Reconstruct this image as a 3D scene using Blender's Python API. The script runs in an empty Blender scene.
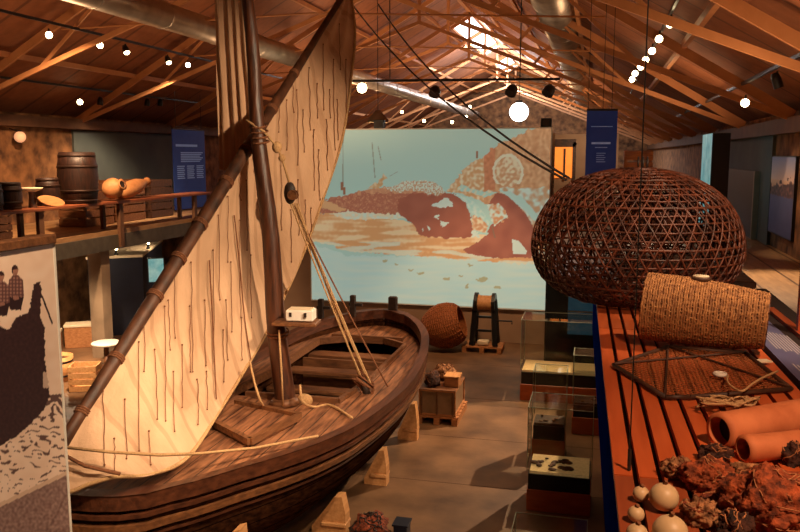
import bpy, bmesh, math, random
from math import sin, cos, pi, radians as R
from mathutils import Vector as V, noise, Matrix
from mathutils.bvhtree import BVHTree
random.seed(7)
H = 4.45
F = 800.0
P_ = math.atan((266 - 155) / F); TH = math.atan(200 / math.hypot(F, 111))
fw = V((-sin(TH) * cos(P_), cos(TH) * cos(P_), -sin(P_))); rt = V((cos(TH), sin(TH), 0)); up = rt.cross(fw)
CAM = V((0, 0, H))
def ray(x, y): return fw + rt * ((x - 400) / F) - up * ((y - 266) / F)
def at(x, y, X=None, Y=None, Z=None):
    d = ray(x, y)
    t = X / d.x if X is not None else Y / d.y if Y is not None else (Z - H) / d.z
    return CAM + d * t
def px(p):
    d = V(p) - CAM; k = d.dot(fw)
    return 400 + F * d.dot(rt) / k, 266 - F * d.dot(up) / k
def lin(c): return tuple(((v / 255) / 12.92 if v / 255 <= .04045 else ((v / 255 + .055) / 1.055) ** 2.4) for v in c)
scn = bpy.context.scene
col = scn.collection
# ------------------------------------------------------------------ materials
def mat(name, c1, c2=None, scale=6, stretch=(1, 1, 1), rough=.6, metal=0, bump=.0, detail=5, emit=None, es=0, bscale=None, mid=.5):
    m = bpy.data.materials.new(name); m.use_nodes = True
    nt = m.node_tree; b = nt.nodes['Principled BSDF']
    b.inputs['Roughness'].default_value = rough; b.inputs['Metallic'].default_value = metal
    c1 = lin(c1); c2 = lin(c2) if c2 else c1
    tc = nt.nodes.new('ShaderNodeTexCoord'); mp = nt.nodes.new('ShaderNodeMapping'); mp.inputs['Scale'].default_value = stretch
    nt.links.new(tc.outputs['Object'], mp.inputs['Vector'])
    n = nt.nodes.new('ShaderNodeTexNoise'); n.inputs['Scale'].default_value = scale; n.inputs['Detail'].default_value = detail
    nt.links.new(mp.outputs[0], n.inputs['Vector'])
    r = nt.nodes.new('ShaderNodeValToRGB'); r.color_ramp.elements[0].position = mid - .2; r.color_ramp.elements[1].position = mid + .2
    r.color_ramp.elements[0].color = (*c1, 1); r.color_ramp.elements[1].color = (*c2, 1)
    nt.links.new(n.outputs[0], r.inputs[0]); nt.links.new(r.outputs[0], b.inputs['Base Color'])
    if bump:
        bp = nt.nodes.new('ShaderNodeBump'); bp.inputs['Strength'].default_value = bump; bp.inputs['Distance'].default_value = .03
        if bscale:
            n2 = nt.nodes.new('ShaderNodeTexNoise'); n2.inputs['Scale'].default_value = bscale; n2.inputs['Detail'].default_value = 4
            nt.links.new(mp.outputs[0], n2.inputs['Vector']); nt.links.new(n2.outputs[0], bp.inputs['Height'])
        else: nt.links.new(n.outputs[0], bp.inputs['Height'])
        nt.links.new(bp.outputs[0], b.inputs['Normal'])
    if emit:
        b.inputs['Emission Color'].default_value = (*lin(emit), 1); b.inputs['Emission Strength'].default_value = es
    return m
def painted(name, emis=0.0, rough=.6):
    m = bpy.data.materials.new(name); m.use_nodes = True; nt = m.node_tree; b = nt.nodes['Principled BSDF']
    a = nt.nodes.new('ShaderNodeVertexColor'); a.layer_name = 'Col'
    nt.links.new(a.outputs[0], b.inputs['Base Color']); b.inputs['Roughness'].default_value = rough
    if emis:
        nt.links.new(a.outputs[0], b.inputs['Emission Color']); b.inputs['Emission Strength'].default_value = emis
    return m
def glassmat(name, tint=(.9, .93, .9), refl=.12):
    m = bpy.data.materials.new(name); m.use_nodes = True; nt = m.node_tree
    nt.nodes.remove(nt.nodes['Principled BSDF']); o = nt.nodes['Material Output']
    t = nt.nodes.new('ShaderNodeBsdfTransparent'); t.inputs[0].default_value = (*tint, 1)
    g = nt.nodes.new('ShaderNodeBsdfGlossy'); g.inputs['Roughness'].default_value = .03
    f = nt.nodes.new('ShaderNodeFresnel'); f.inputs[0].default_value = 1.45
    mx = nt.nodes.new('ShaderNodeMixShader')
    nt.links.new(f.outputs[0], mx.inputs[0]); nt.links.new(t.outputs[0], mx.inputs[1]); nt.links.new(g.outputs[0], mx.inputs[2]); nt.links.new(mx.outputs[0], o.inputs[0])
    return m
def plankmat(name, c1, c2, gap, width=.2, axis='X', rough=.55, stretch=(1, 1, 1)):
    """boards: narrow dark joints every <width> along an axis plus grain"""
    m = mat(name, c1, c2, scale=5, stretch=stretch, rough=rough, bump=.2)
    nt = m.node_tree; b = nt.nodes['Principled BSDF']
    tc = nt.nodes.new('ShaderNodeTexCoord'); sp = nt.nodes.new('ShaderNodeSeparateXYZ'); nt.links.new(tc.outputs['Object'], sp.inputs[0])
    d = nt.nodes.new('ShaderNodeMath'); d.operation = 'DIVIDE'; d.inputs[1].default_value = width; nt.links.new(sp.outputs[axis], d.inputs[0])
    fr = nt.nodes.new('ShaderNodeMath'); fr.operation = 'FRACT'; nt.links.new(d.outputs[0], fr.inputs[0])
    lt = nt.nodes.new('ShaderNodeMath'); lt.operation = 'LESS_THAN'; lt.inputs[1].default_value = .07; nt.links.new(fr.outputs[0], lt.inputs[0])
    mx = nt.nodes.new('ShaderNodeMix'); mx.data_type = 'RGBA'; mx.inputs[7].default_value = (*lin(gap), 1)
    src = b.inputs['Base Color'].links[0].from_socket
    nt.links.new(lt.outputs[0], mx.inputs[0]); nt.links.new(src, mx.inputs[6]); nt.links.new(mx.outputs[2], b.inputs['Base Color'])
    return m
M = {}
M['hull'] = plankmat('hull planks', (30, 17, 11), (74, 44, 27), (18, 10, 7), .17, 'Z', .75, (5, .5, 4))
M['rim'] = mat('oiled rim wood', (58, 30, 19), (98, 55, 34), scale=5, stretch=(4, .5, 4), rough=.4, bump=.25)
M['wale'] = mat('worn wale wood', (84, 50, 29), (134, 86, 50), scale=6, stretch=(4, .5, 4), rough=.5, bump=.3)
M['deck'] = plankmat('deck planks', (78, 44, 29), (168, 114, 78), (48, 28, 18), .19, 'X', .5, (4, .5, 4))
M['dwood'] = mat('dark boat wood', (46, 26, 16), (84, 50, 30), scale=6, stretch=(1, 3, 3), rough=.6, bump=.3)
M['thwart'] = mat('thwart wood', (88, 54, 32), (128, 82, 50), scale=6, stretch=(1, 4, 4), rough=.55, bump=.3)
M['mast'] = mat('mast wood', (42, 21, 12), (96, 52, 29), scale=6, stretch=(4, 4, .5), rough=.45, bump=.3)
M['yard'] = mat('yard wood', (44, 24, 14), (98, 58, 34), scale=5, stretch=(2, 1, 1), rough=.55, bump=.3)
M['rope'] = mat('hemp rope', (170, 130, 88), (205, 165, 115), scale=60, rough=.9)
M['drope'] = mat('dark cord', (104, 62, 38), (136, 86, 54), scale=60, rough=.9)
M['black'] = mat('black metal', (14, 13, 13), (24, 22, 22), rough=.4)
M['iron'] = mat('rusted iron', (30, 20, 16), (54, 36, 26), scale=20, rough=.6, bump=.3)
M['concrete'] = mat('concrete', (120, 100, 80), (150, 128, 104), scale=2, rough=.8, bump=.1, bscale=20)
M['pine'] = mat('new pine', (186, 128, 76), (214, 158, 102), scale=5, stretch=(5, .6, 5), rough=.6, bump=.1)
M['pallet'] = mat('pallet wood', (150, 94, 52), (184, 124, 74), scale=6, stretch=(1, 5, 5), rough=.7, bump=.1)
M['orangewood'] = mat('orange stained plinth', (160, 72, 28), (186, 92, 40), scale=4, stretch=(1, 5, 5), rough=.4)
M['glass'] = glassmat('case glass')
M['glassedge'] = mat('green glass edge', (150, 160, 140), (170, 180, 156), rough=.2)
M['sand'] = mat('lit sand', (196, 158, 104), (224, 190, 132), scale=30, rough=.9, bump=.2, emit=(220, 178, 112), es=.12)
M['specimen'] = mat('dark finds', (70, 42, 26), (120, 78, 48), scale=30, rough=.8)
M['wicker'] = mat('dark red wicker', (48, 21, 13), (112, 56, 33), scale=14, rough=.5, bump=.2)
M['ropeweave'] = mat('tan rope weave', (120, 74, 40), (190, 132, 78), scale=40, rough=.8, bump=.4)
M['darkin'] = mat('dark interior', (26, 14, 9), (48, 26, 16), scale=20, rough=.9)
M['slat'] = mat('red varnished slats', (188, 84, 40), (212, 104, 54), scale=4, stretch=(6, .6, 6), rough=.38, bump=.05)
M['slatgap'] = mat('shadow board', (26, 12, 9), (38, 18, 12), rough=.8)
M['blue'] = mat('blue paint', (8, 40, 170), (12, 48, 185), rough=1)
for _k in ('blue', 'hull'): M[_k].node_tree.nodes['Principled BSDF'].inputs['Specular IOR Level'].default_value = 0
M['navy'] = mat('navy board', (10, 16, 34), (14, 22, 44), rough=.5)
M['banner'] = mat('blue banner', (24, 50, 112), (34, 66, 136), scale=1.5, rough=.6, emit=(24, 54, 120), es=.12)
M['bannertext'] = mat('banner lettering', (140, 165, 205), rough=.6, emit=(130, 155, 200), es=.15)
M['panelblue'] = mat('slate label panel', (84, 84, 120), (94, 94, 130), rough=.5)
M['paneltext'] = mat('panel lettering', (190, 180, 185), rough=.6)
M['redwood'] = mat('red edge strip', (150, 60, 28), (176, 78, 38), scale=5, stretch=(5, .5, 5), rough=.4)
M['terracotta'] = mat('terracotta', (190, 104, 60), (222, 134, 84), scale=9, rough=.75, bump=.12)
M['net1'] = mat('rust brown net', (40, 18, 12), (168, 78, 42), scale=34, rough=.9, bump=.8, detail=8)
M['net2'] = mat('orange net', (54, 22, 12), (192, 92, 46), scale=34, rough=.9, bump=.8, detail=8)
M['net3'] = mat('dark net', (16, 8, 7), (84, 44, 28), scale=34, rough=.9, bump=.8, detail=8)
M['net4'] = mat('tan net', (74, 44, 26), (200, 140, 92), scale=34, rough=.9, bump=.8, detail=8)
M['netcord'] = mat('net cord', (150, 92, 56), (196, 132, 86), scale=30, rough=.9)
M['float'] = mat('cream float', (196, 164, 120), (226, 198, 152), scale=5, rough=.45, bump=.05)
M['white'] = mat('white plastic', (222, 214, 200), (232, 224, 212), rough=.5)
M['steel'] = mat('galvanised duct', (170, 156, 142), (206, 192, 176), scale=3, rough=.35, metal=.75, bump=.05)
M['truss'] = mat('painted truss', (176, 116, 70), (196, 134, 86), scale=3, rough=.6)
M['beam'] = mat('eave beam', (92, 60, 38), (112, 76, 50), scale=3, rough=.7)
M['barrel'] = mat('dark barrel wood', (26, 14, 10), (56, 30, 20), scale=8, stretch=(4, 4, .6), rough=.5, bump=.2)
M['hoop'] = mat('iron hoop', (40, 24, 18), (58, 38, 28), rough=.5, metal=.4)
M['amphora'] = mat('orange clay', (182, 118, 70), (214, 152, 98), scale=6, rough=.6, bump=.1)
M['lamp'] = mat('lamp glow', (255, 240, 210), emit=(255, 226, 170), es=22)
M['globe'] = mat('white globe glow', (255, 250, 240), emit=(255, 250, 240), es=6)
M['pinkglobe'] = mat('frosted globe', (236, 180, 140), emit=(255, 190, 140), es=.5)
M['sky'] = mat('skylight glass', (245, 248, 255), emit=(240, 246, 255), es=5)
M['cyan'] = mat('lit cyan screen', (50, 130, 140), (210, 232, 226), scale=3.5, rough=.4, emit=(110, 190, 195), es=.45)
M['niche'] = mat('orange lit lining', (230, 130, 50), (250, 160, 70), scale=3, emit=(255, 140, 50), es=.8)
M['teal'] = mat('dark teal cabinet', (14, 26, 34), (20, 38, 48), rough=.3)
M['wallteal'] = mat('blue grey plaster', (84, 92, 92), (100, 108, 104), scale=1, rough=.8)
M['cream'] = mat('cream board', (214, 192, 158), (226, 206, 174), rough=.7)
# ------------------------------------------------------------------ mesh builder
class MB:
    def __init__(s): s.v = []; s.f = []
    def add(s, vs, fs):
        o = len(s.v); s.v += [V(x) for x in vs]; s.f += [[i + o for i in f] for f in fs]; return s
    def box(s, c, d, rot=None, bev=.0):
        c = V(c); hx, hy, hz = d[0] / 2, d[1] / 2, d[2] / 2
        if bev:
            b = min(bev, hx * .9, hy * .9, hz * .9); vs = []
            bm = bmesh.new(); bmesh.ops.create_cube(bm, size=1)
            for v in bm.verts: v.co = V((v.co.x * d[0], v.co.y * d[1], v.co.z * d[2]))
            bmesh.ops.bevel(bm, geom=bm.edges[:], offset=b, segments=1, affect='EDGES')
            bm.verts.index_update()
            vs = [v.co.copy() for v in bm.verts]; fs = [[v.index for v in f.verts] for f in bm.faces]; bm.free()
        else:
            vs = [V((x, y, z)) for x in (-hx, hx) for y in (-hy, hy) for z in (-hz, hz)]
            fs = [(0, 1, 3, 2), (4, 6, 7, 5), (0, 4, 5, 1), (2, 3, 7, 6), (0, 2, 6, 4), (1, 5, 7, 3)]
        if rot is not None: vs = [rot @ v for v in vs]
        return s.add([c + v for v in vs], fs)
    def quad(s, a, b, c, d): return s.add([a, b, c, d], [(0, 1, 2, 3)])
    def bar(s, a, b, w, h, upv=(0, 0, 1)):
        a, b = V(a), V(b); d = (b - a).normalized(); u = V(upv)
        sd = d.cross(u)
        if sd.length < 1e-4: sd = d.cross(V((1, 0, 0)))
        sd.normalize(); u = sd.cross(d)
        vs = []
        for p in (a, b):
            for i, j in ((-1, -1), (1, -1), (1, 1), (-1, 1)): vs.append(p + sd * (w / 2 * i) + u * (h / 2 * j))
        return s.add(vs, [(0, 1, 2, 3), (7, 6, 5, 4), (0, 4, 5, 1), (1, 5, 6, 2), (2, 6, 7, 3), (3, 7, 4, 0)])
    def tube(s, pts, r, n=6, cap=True, closed=False):
        pts = [V(p) for p in pts]; m = len(pts)
        rr = r if isinstance(r, (list, tuple)) else [r] * m
        vs = []; fs = []; ref = None
        for i, p in enumerate(pts):
            if closed: t = pts[(i + 1) % m] - pts[i - 1]
            else: t = pts[min(i + 1, m - 1)] - pts[max(i - 1, 0)]
            t = t.normalized() if t.length > 1e-9 else V((0, 0, 1))
            if ref is None: ref = t.orthogonal().normalized()
            ref = (ref - t * ref.dot(t));
            ref = ref.normalized() if ref.length > 1e-6 else t.orthogonal().normalized()
            b = t.cross(ref)
            for k in range(n):
                a = 2 * pi * k / n; vs.append(p + (ref * cos(a) + b * sin(a)) * rr[i])
        for i in range(m if closed else m - 1):
            j = (i + 1) % m
            for k in range(n): fs.append((i * n + k, i * n + (k + 1) % n, j * n + (k + 1) % n, j * n + k))
        if cap and not closed: fs += [tuple(range(n - 1, -1, -1)), tuple(range((m - 1) * n, m * n))]
        return s.add(vs, fs)
    def lathe(s, prof, o=(0, 0, 0), rot=None, n=24, lo=True, hi=True):
        o = V(o); vs = []; fs = []; m = len(prof)
        for r, z in prof:
            for k in range(n):
                v = V((r * cos(2 * pi * k / n), r * sin(2 * pi * k / n), z)); vs.append(o + (rot @ v if rot is not None else v))
        for i in range(m - 1):
            for k in range(n): fs.append((i * n + k, i * n + (k + 1) % n, (i + 1) * n + (k + 1) % n, (i + 1) * n + k))
        if lo: fs.append(tuple(range(n - 1, -1, -1)))
        if hi: fs.append(tuple(range((m - 1) * n, m * n)))
        return s.add(vs, fs)
    def grid(s, rows):
        m, n = len(rows), len(rows[0])
        return s.add([p for r in rows for p in r], [(i * n + j, i * n + j + 1, (i + 1) * n + j + 1, (i + 1) * n + j) for i in range(m - 1) for j in range(n - 1)])
    def ball(s, c, r, n=12, sq=(1, 1, 1)):
        prof = [(max(1e-4, r * sin(pi * i / n)), -r * cos(pi * i / n)) for i in range(n + 1)]
        rot = Matrix.Diagonal(sq)
        return s.lathe(prof, c, rot, n * 2)
    def build(s, name, m, parent=None, smooth=False):
        off = V((0, 0, 0)); p = parent
        while p is not None: off += p.location; p = p.parent
        me = bpy.data.meshes.new(name); me.from_pydata([v - off for v in s.v], [], s.f); me.update()
        me.materials.append(M[m] if isinstance(m, str) else m)
        if smooth: me.shade_smooth()
        o = bpy.data.objects.new(name, me); col.objects.link(o)
        if parent: o.parent = parent
        return o
def tag(o, label=None, cat=None, group=None, kind=None):
    for k, v in (('label', label), ('category', cat), ('group', group), ('kind', kind)):
        if v: o[k] = v
    return o
def thing(name, label, cat, loc, group=None):
    o = bpy.data.objects.new(name, None); o.location = V(loc); col.objects.link(o); o.empty_display_size = .1
    return tag(o, label, cat, group)
def struct(mb, name, m, smooth=False): return tag(mb.build(name, m, None, smooth), kind='structure')
def copy_tree(o, parent=None):
    c = o.copy(); col.objects.link(c)
    if parent: c.parent = parent
    for ch in list(o.children): copy_tree(ch, c)
    return c
def lerp(a, b, t): return a + (b - a) * t
def interp(tab, x):
    if x <= tab[0][0]: return tab[0][1]
    for (a, u), (b, w) in zip(tab, tab[1:]):
        if x <= b:
            t = (x - a) / (b - a); return u + (w - u) * t
    return tab[-1][1]
def catmull(pts, per=8):
    out = []; n = len(pts)
    for i in range(n - 1):
        p0, p1, p2, p3 = pts[max(i - 1, 0)], pts[i], pts[i + 1], pts[min(i + 2, n - 1)]
        for k in range(per):
            t = k / per
            out.append(.5 * ((2 * p1) + (p2 - p0) * t + (2 * p0 - 5 * p1 + 4 * p2 - p3) * t * t + (3 * p1 - p0 - 3 * p2 + p3) * t ** 3))
    out.append(pts[-1]); return out
def sag(a, b, d, n=14): return [V(a).lerp(V(b), i / n) - V((0, 0, d * 4 * (i / n) * (1 - i / n))) for i in range(n + 1)]
def inpoly(x, y, P):
    c = False; j = len(P) - 1
    for i in range(len(P)):
        if (P[i][1] > y) != (P[j][1] > y) and x < (P[j][0] - P[i][0]) * (y - P[i][1]) / (P[j][1] - P[i][1]) + P[i][0]: c = not c
        j = i
    return c
def raster(name, o, ux, uy, nx, ny, paint, m, parent):
    """a flat printed surface: a fine grid whose vertex colours are the picture. o corner, ux/uy edge vectors"""
    o, ux, uy = V(o), V(ux), V(uy)
    b = MB(); b.grid([[o + ux * (i / nx) + uy * (j / ny) for i in range(nx + 1)] for j in range(ny + 1)])
    ob = b.build(name, m, parent)
    at_ = ob.data.color_attributes.new('Col', 'FLOAT_COLOR', 'POINT')
    buf = []
    for v in b.v: buf += [*lin(paint(v)), 1.0]
    at_.data.foreach_set('color', buf)
    return ob
def nz(x, y, s, z=0): return noise.noise(V((x * s, y * s, z)))
def mix3(a, b, t):
    t = max(0, min(1, t)); return tuple(a[i] + (b[i] - a[i]) * t for i in range(3))
# ================================================================== SETTING
XL, XR, XC = -13.5, 3.1, -5.2
ZL, ZR, ZC = H + 1.02, H + .74, H + 5.8
YA, YB = -3.0, 54.0
MZ = 2.8
struct(MB().box((-5.2, 25, -.1), (20, 60, .2)), 'floor', mat('polished concrete floor', (84, 58, 38), (138, 102, 70), scale=1.5, rough=.5, bump=.06, bscale=14, detail=12))
cut = MB()
for y in (10.3, 12.1, 14.2, 16.6): cut.box((-3.5, y, .001), (13, .006, .002))
cut.box((-4.6, 13, .001), (.006, 16, .002))
struct(cut, 'trim_1', 'dwood')
stone = mat('rough stone wall', (74, 46, 28), (164, 114, 72), scale=3.2, rough=.9, bump=.9, detail=8)
def wallbox(n, x0, x1, y0, y1, z0, z1, m): return struct(MB().box(((x0 + x1) / 2, (y0 + y1) / 2, (z0 + z1) / 2), (abs(x1 - x0), abs(y1 - y0), z1 - z0)), n, m)
wallbox('wall_left', XL - .4, XL, YA, YB, 0, ZL - .02, stone)
wallbox('wall_left_plaster', XL, XL + .06, 18.6, 23.7, MZ, 5.1, 'wallteal')
wallbox('trim_left_eave', XL, XL + .25, YA, YB, 5.12, 5.38, 'beam')
wallbox('wall_right', XR, XR + .4, YA, YB, 0, ZR - .02, stone)
wallbox('wall_right_plaster', XR - .06, XR, 15.9, 26, MZ, 4.9, 'wallteal')
wallbox('trim_right_eave', XR - .2, XR, YA, YB, 4.8, 5.05, 'beam')
wallbox('wall_rear', XL, XR, YB, YB + .3, 0, ZC, stone)
wallbox('wall_gable_near', XL, XR, YA - .3, YA, 0, ZC, 'beam')
roofm = plankmat('roof boards', (132, 78, 46), (152, 92, 56), (104, 60, 36), 1.22, 'Y', .75)
r_ = MB()
r_.add([(XL - .4, YA, ZL), (XL - .4, YB, ZL), (XC, YB, ZC), (XC, YA, ZC), (XL - .4, YA, ZL + .2), (XL - .4, YB, ZL + .2), (XC, YB, ZC + .2), (XC, YA, ZC + .2)], [(3, 2, 1, 0), (4, 5, 6, 7), (0, 1, 5, 4), (0, 4, 7, 3), (1, 2, 6, 5)])
struct(r_, 'ceiling_left', roofm)
r_ = MB()
r_.add([(XR + .4, YA, ZR), (XR + .4, YB, ZR), (XC, YB, ZC), (XC, YA, ZC), (XR + .4, YA, ZR + .2), (XR + .4, YB, ZR + .2), (XC, YB, ZC + .2), (XC, YA, ZC + .2)], [(0, 1, 2, 3), (7, 6, 5, 4), (4, 5, 1, 0), (3, 7, 4, 0), (5, 6, 2, 1)])
struct(r_, 'ceiling_right', roofm)
def zroof(x): return lerp(ZL, ZC, (x - XL) / (XC - XL)) if x < XC else lerp(ZR, ZC, (x - XR) / (XC - XR))
# trusses
for k in range(12):
    y = 5.13 + 4.55 * k - 4.55
    if y < 0: continue
    t = MB()
    for e, ez in ((XL + .05, ZL), (XR - .1, ZR)):
        s_ = 1 if e < XC else -1
        a = V((e, y, zroof(e) - .16)); b = V((XC, y, ZC - .2)); t.bar(a, b, .07, .15)
        a2 = V((e, y, zroof(e) - .22)); b2 = V((XC + s_ * 1.9, y, zroof(XC + s_ * 1.9) - 1.5)); 
        c2 = V((XC, y, ZC - 2.0))
        t.bar(a2, c2, .055, .10)
        p1 = a.lerp(b, .52); p2 = a2.lerp(c2, .6); t.bar(p1, p2, .05, .07)
        p1 = a.lerp(b, .52); p2 = a2.lerp(c2, .3); t.bar(p1, p2, .045, .06)
    t.bar((XC, y, ZC - 2.0), (XC, y, ZC - .2), .06, .1)
    struct(t, 'ceiling_truss', 'truss')
pn = 0
for fr in (.22, .44, .66, .86):
    for e in (XL, XR):
        x = lerp(e, XC, fr)
        struct(MB().bar((x, YA, zroof(x) - .07), (x, YB, zroof(x) - .06), .08, .11), 'ceiling_purlin', 'truss')
struct(MB().bar((XC, YA, ZC - .1), (XC, YB, ZC - .1), .14, .2), 'ceiling_ridge', 'truss')
# thin tie rods across the nave
for y in (9.7, 14.2, 18.8, 23.3, 27.9, 32.4):
    struct(MB().tube([(-10.4, y, zroof(-10.4) - .35), (XC, y, H + 2.55), (0, y, zroof(0) - .35)], .018, 5), 'ceiling_tie_rod', 'truss')
# skylights (real panes set just under the boards)
def onroof(x, y, left=True, off=.05):
    d = ray(x, y); e, ez = (XL, ZL) if left else (XR, ZR)
    nrm = V((-(ZC - ez), 0, XC - e)); t = (V((XC, 0, ZC - off)) - CAM).dot(nrm) / d.dot(nrm); return CAM + d * t
def skylight(n, y0, y1, xl, xr):
    b = MB(); b.quad((xl, y0, zroof(xl) - .04), (xl, y1, zroof(xl) - .04), (XC, y1, ZC - .04), (XC, y0, ZC - .04))
    if xr > XC: b.quad((xr, y0, zroof(xr) - .04), (xr, y1, zroof(xr) - .04), (XC, y1, ZC - .04), (XC, y0, ZC - .04))
    o = struct(b, n, 'sky'); fr = MB()
    for x in (xl, xr): fr.bar((x, y0, zroof(x) - .05), (x, y1, zroof(x) - .05), .1, .12)
    for y in (y0, y1): fr.bar((xl, y, zroof(xl) - .05), (XC, y, ZC - .05), .1, .12)
    n_ = round((y1 - y0) / 2.4)
    fr.build('window_frame', 'truss', o)
    return o
pA, pB = onroof(473, 16.5), onroof(451.7, 28)
pC, pD = onroof(479.6, 59), onroof(489, 67); pE = onroof(497, 78.5)
print('SKY', pA, pB, pC, pD, pE)
skylight('window_1', pB.y, pC.y, pB.x, XC + .35)
skylight('window_2', pD.y, pE.y, pB.x, XC + .35)
# mezzanines
mezm = plankmat('boarded gallery floor', (150, 112, 74), (182, 140, 96), (96, 66, 42), .5, 'X', .5, (3, .5, 3))
wallbox('floor_left_gallery', XL, -10.4, 4, YB, MZ - .12, MZ, mezm)
wallbox('trim_left_gallery_edge', -10.48, -10.36, 4, YB, MZ - .42, MZ - .1, mat('grey painted steel edge', (74, 66, 56), (90, 82, 70), rough=.6))
wallbox('ceiling_left_gallery', XL, -10.5, 4, YB, MZ - .2, MZ - .125, mat('soffit board', (60, 46, 36), (72, 56, 44), rough=.8))
wallbox('floor_right_gallery', .47, XR, -2.5, YB, MZ - .25, MZ, mezm)
wallbox('wall_right_lower', .5, .56, -2, 17.5, 0, MZ - .251, 'navy')
for y in (6.2, 10.7, 15.3, 19.9, 24.5): wallbox('column_left', -10.76, -10.44, y - .16, y + .16, 0, MZ - .21, 'concrete')
# ---- end partition behind the screen
SY = 18.75
endm = mat('beige end wall', (150, 118, 92), (164, 132, 104), scale=2, rough=.8)
wallbox('wall_back', -8.6, -1.02, SY + .06, SY + .25, 0, 4.95, endm)
wallbox('wall_back_right', -1.6, .55, 26, 26.2, 2.8, 5.1, endm)
wallbox('floor_rear_gallery', -8.6, .1, 22, 27, MZ - .25, MZ, mezm)
# ================================================================== PROJECTION SCREEN
def scr_paint(v):
    x, y = px(v); n1 = nz(x, y, .09); n2 = nz(x, y, .3, 3); n3 = nz(x * .3, y * 2.2, .12, 5); n4 = nz(x, y, .7, 9); n5 = nz(x, y, .16, 13)
    jx, jy = x + n2 * 2.2 + n4 * 1.2, y + n5 * 2 + n2 * 1.6
    sky = mix3((156, 180, 164), (154, 184, 170), (y - 130) / 60); water = (164, 192, 182)
    sep = (180, 132, 94); dark = (150, 92, 72); pale = (198, 186, 152); cream = (182, 196, 178); teal = (150, 186, 172)
    c = sky
    if jy > 256 or (jx < 345 and jy > 242 + (jx - 308) * .35): c = mix3(water, cream, .3 + n3 * .6)
    I = inpoly
    if I(jx, jy, [(300, 214), (350, 212), (420, 224), (470, 234), (560, 238), (560, 263), (520, 264), (470, 260), (430, 257), (380, 254), (345, 251), (326, 244), (300, 238)]):
        c = mix3((190, 142, 94), (206, 182, 140), .45 + n3 * 2.2 + n2 * .4)
        if y > 250 - (x < 400) * 8 and n3 > -.05: c = mix3(c, cream, .6)
    # hillside
    if I(jx, jy, [(446, 190), (449, 188), (458, 176), (468, 165), (477, 160), (486, 155), (498, 144), (509, 140), (524, 133), (535, 127), (556, 127), (556, 236), (520, 230), (490, 205), (470, 196)]):
        st = sin(x * .9 + n1 * 6) * .5 + n5
        c = mix3((172, 124, 86), (196, 160, 118), .45 + st * .4 + n2 * .5)
        r = math.hypot(x - 508, (y - 172) * .85)
        if r < 13: c = mix3((178, 136, 98), pale, .4 + n2 * 1.8 + (.5 if y < 168 and x > 505 else 0))
        elif r < 15.5 + n2 and y < 184: c = (196, 190, 160)
        elif 484 < x < 495 and y < 190: c = mix3((170, 110, 76), (186, 128, 92), .5 + n2)
        elif x < 484: c = mix3((182, 140, 96), pale, .35 + n2 * 1.6)
        if y > 188 + n1 * 5 and x > 500: c = mix3((176, 140, 104), cream, .5 + n5 * 1.6 + n2 * .6)
    # heaped hulls on the shore, far side
    if I(jx, jy, [(316, 206), (332, 197), (345, 196), (358, 191), (372, 189), (385, 187), (400, 185), (424, 184), (440, 190), (456, 200), (470, 222), (420, 220), (400, 214), (345, 213), (318, 213)]):
        c = mix3(dark, (186, 142, 104), .12 + max(0, n2) * .7 + (.55 if y < 193 + n5 * 5 else 0) + (.5 if n4 > .32 else 0))
    if I(jx, jy, [(313, 197), (322, 199), (346, 209), (340, 212), (318, 207)]): c = mix3(sep, (196, 160, 112), .6)
    if I(jx, jy, [(330, 214), (345, 212), (352, 210), (358, 213), (400, 214), (420, 213), (420, 218), (400, 219), (345, 219)]): c = mix3(cream, pale, .5 + n2 * 1.5)
    if I(jx, jy, [(366, 189), (374, 184), (384, 175), (387, 178), (378, 188)]): c = mix3((176, 140, 96), pale, .3 + n2)
    if I(jx, jy, [(384, 189), (400, 183), (414, 180), (430, 181), (440, 186), (447, 193), (436, 195), (415, 190), (400, 193)]): c = mix3((170, 128, 92), cream, .65 + n4 * 2.2 + n2 * .5)
    # middle hull
    if I(jx, jy, [(398, 199), (413, 193), (427, 194), (438, 197), (446, 192), (456, 194), (465, 201), (470, 213), (472, 226), (471, 238), (445, 238), (420, 236), (413, 224), (398, 213)]): c = mix3(dark, (140, 84, 66), .5 + n1)
    if I(jx, jy, [(441, 200), (448, 198), (454, 206), (445, 207.5), (433, 207), (433, 205)]): c = cream
    for P in ([(434, 215), (439, 215), (438, 219), (434, 218)], [(441, 221), (450, 222), (446, 227), (442, 227)], [(421, 227), (424, 228), (423, 232)], [(427, 226), (432, 229), (428, 230)]):
        if I(jx, jy, P): c = cream
    if I(jx, jy, [(453, 194), (467, 197), (479, 206), (490, 222), (489, 226), (480, 217), (472, 213), (467, 204)]): c = mix3(teal, cream, .4 + n2)
    if I(jx, jy, [(472, 214), (480, 217), (488, 226), (486, 233), (477, 231), (472, 231)]): c = mix3(sep, pale, .4 + n2 * 2)
    if I(jx, jy, [(471, 230), (478, 232), (480, 237), (472, 237)]): c = cream
    if I(jx, jy, [(457, 189), (461, 185), (477, 190), (497, 191), (490, 197), (474, 194)]): c = mix3(teal, pale, .3 + n2 * 1.5)
    # near right hull
    if I(jx * .6 + x * .4, jy * .6 + y * .4, [(497, 192), (506, 195), (517, 204), (526, 214), (533, 226), (536, 240), (532, 258), (495, 258), (468, 254), (463, 250), (479, 241), (487, 235), (490, 226), (495, 223), (508, 218), (505, 209), (489, 204)]): c = mix3((152, 94, 74), (138, 82, 66), .5 + n1)
    if I(jx, jy, [(488, 205), (499, 204), (506, 210), (506, 218), (499, 224), (495, 227), (490, 215)]): c = mix3(sep, cream, .55 + n2 * 2)
    if I(x, y, [(512, 239), (519, 241), (527, 251), (526, 254), (513, 254)]): c = cream
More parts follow.
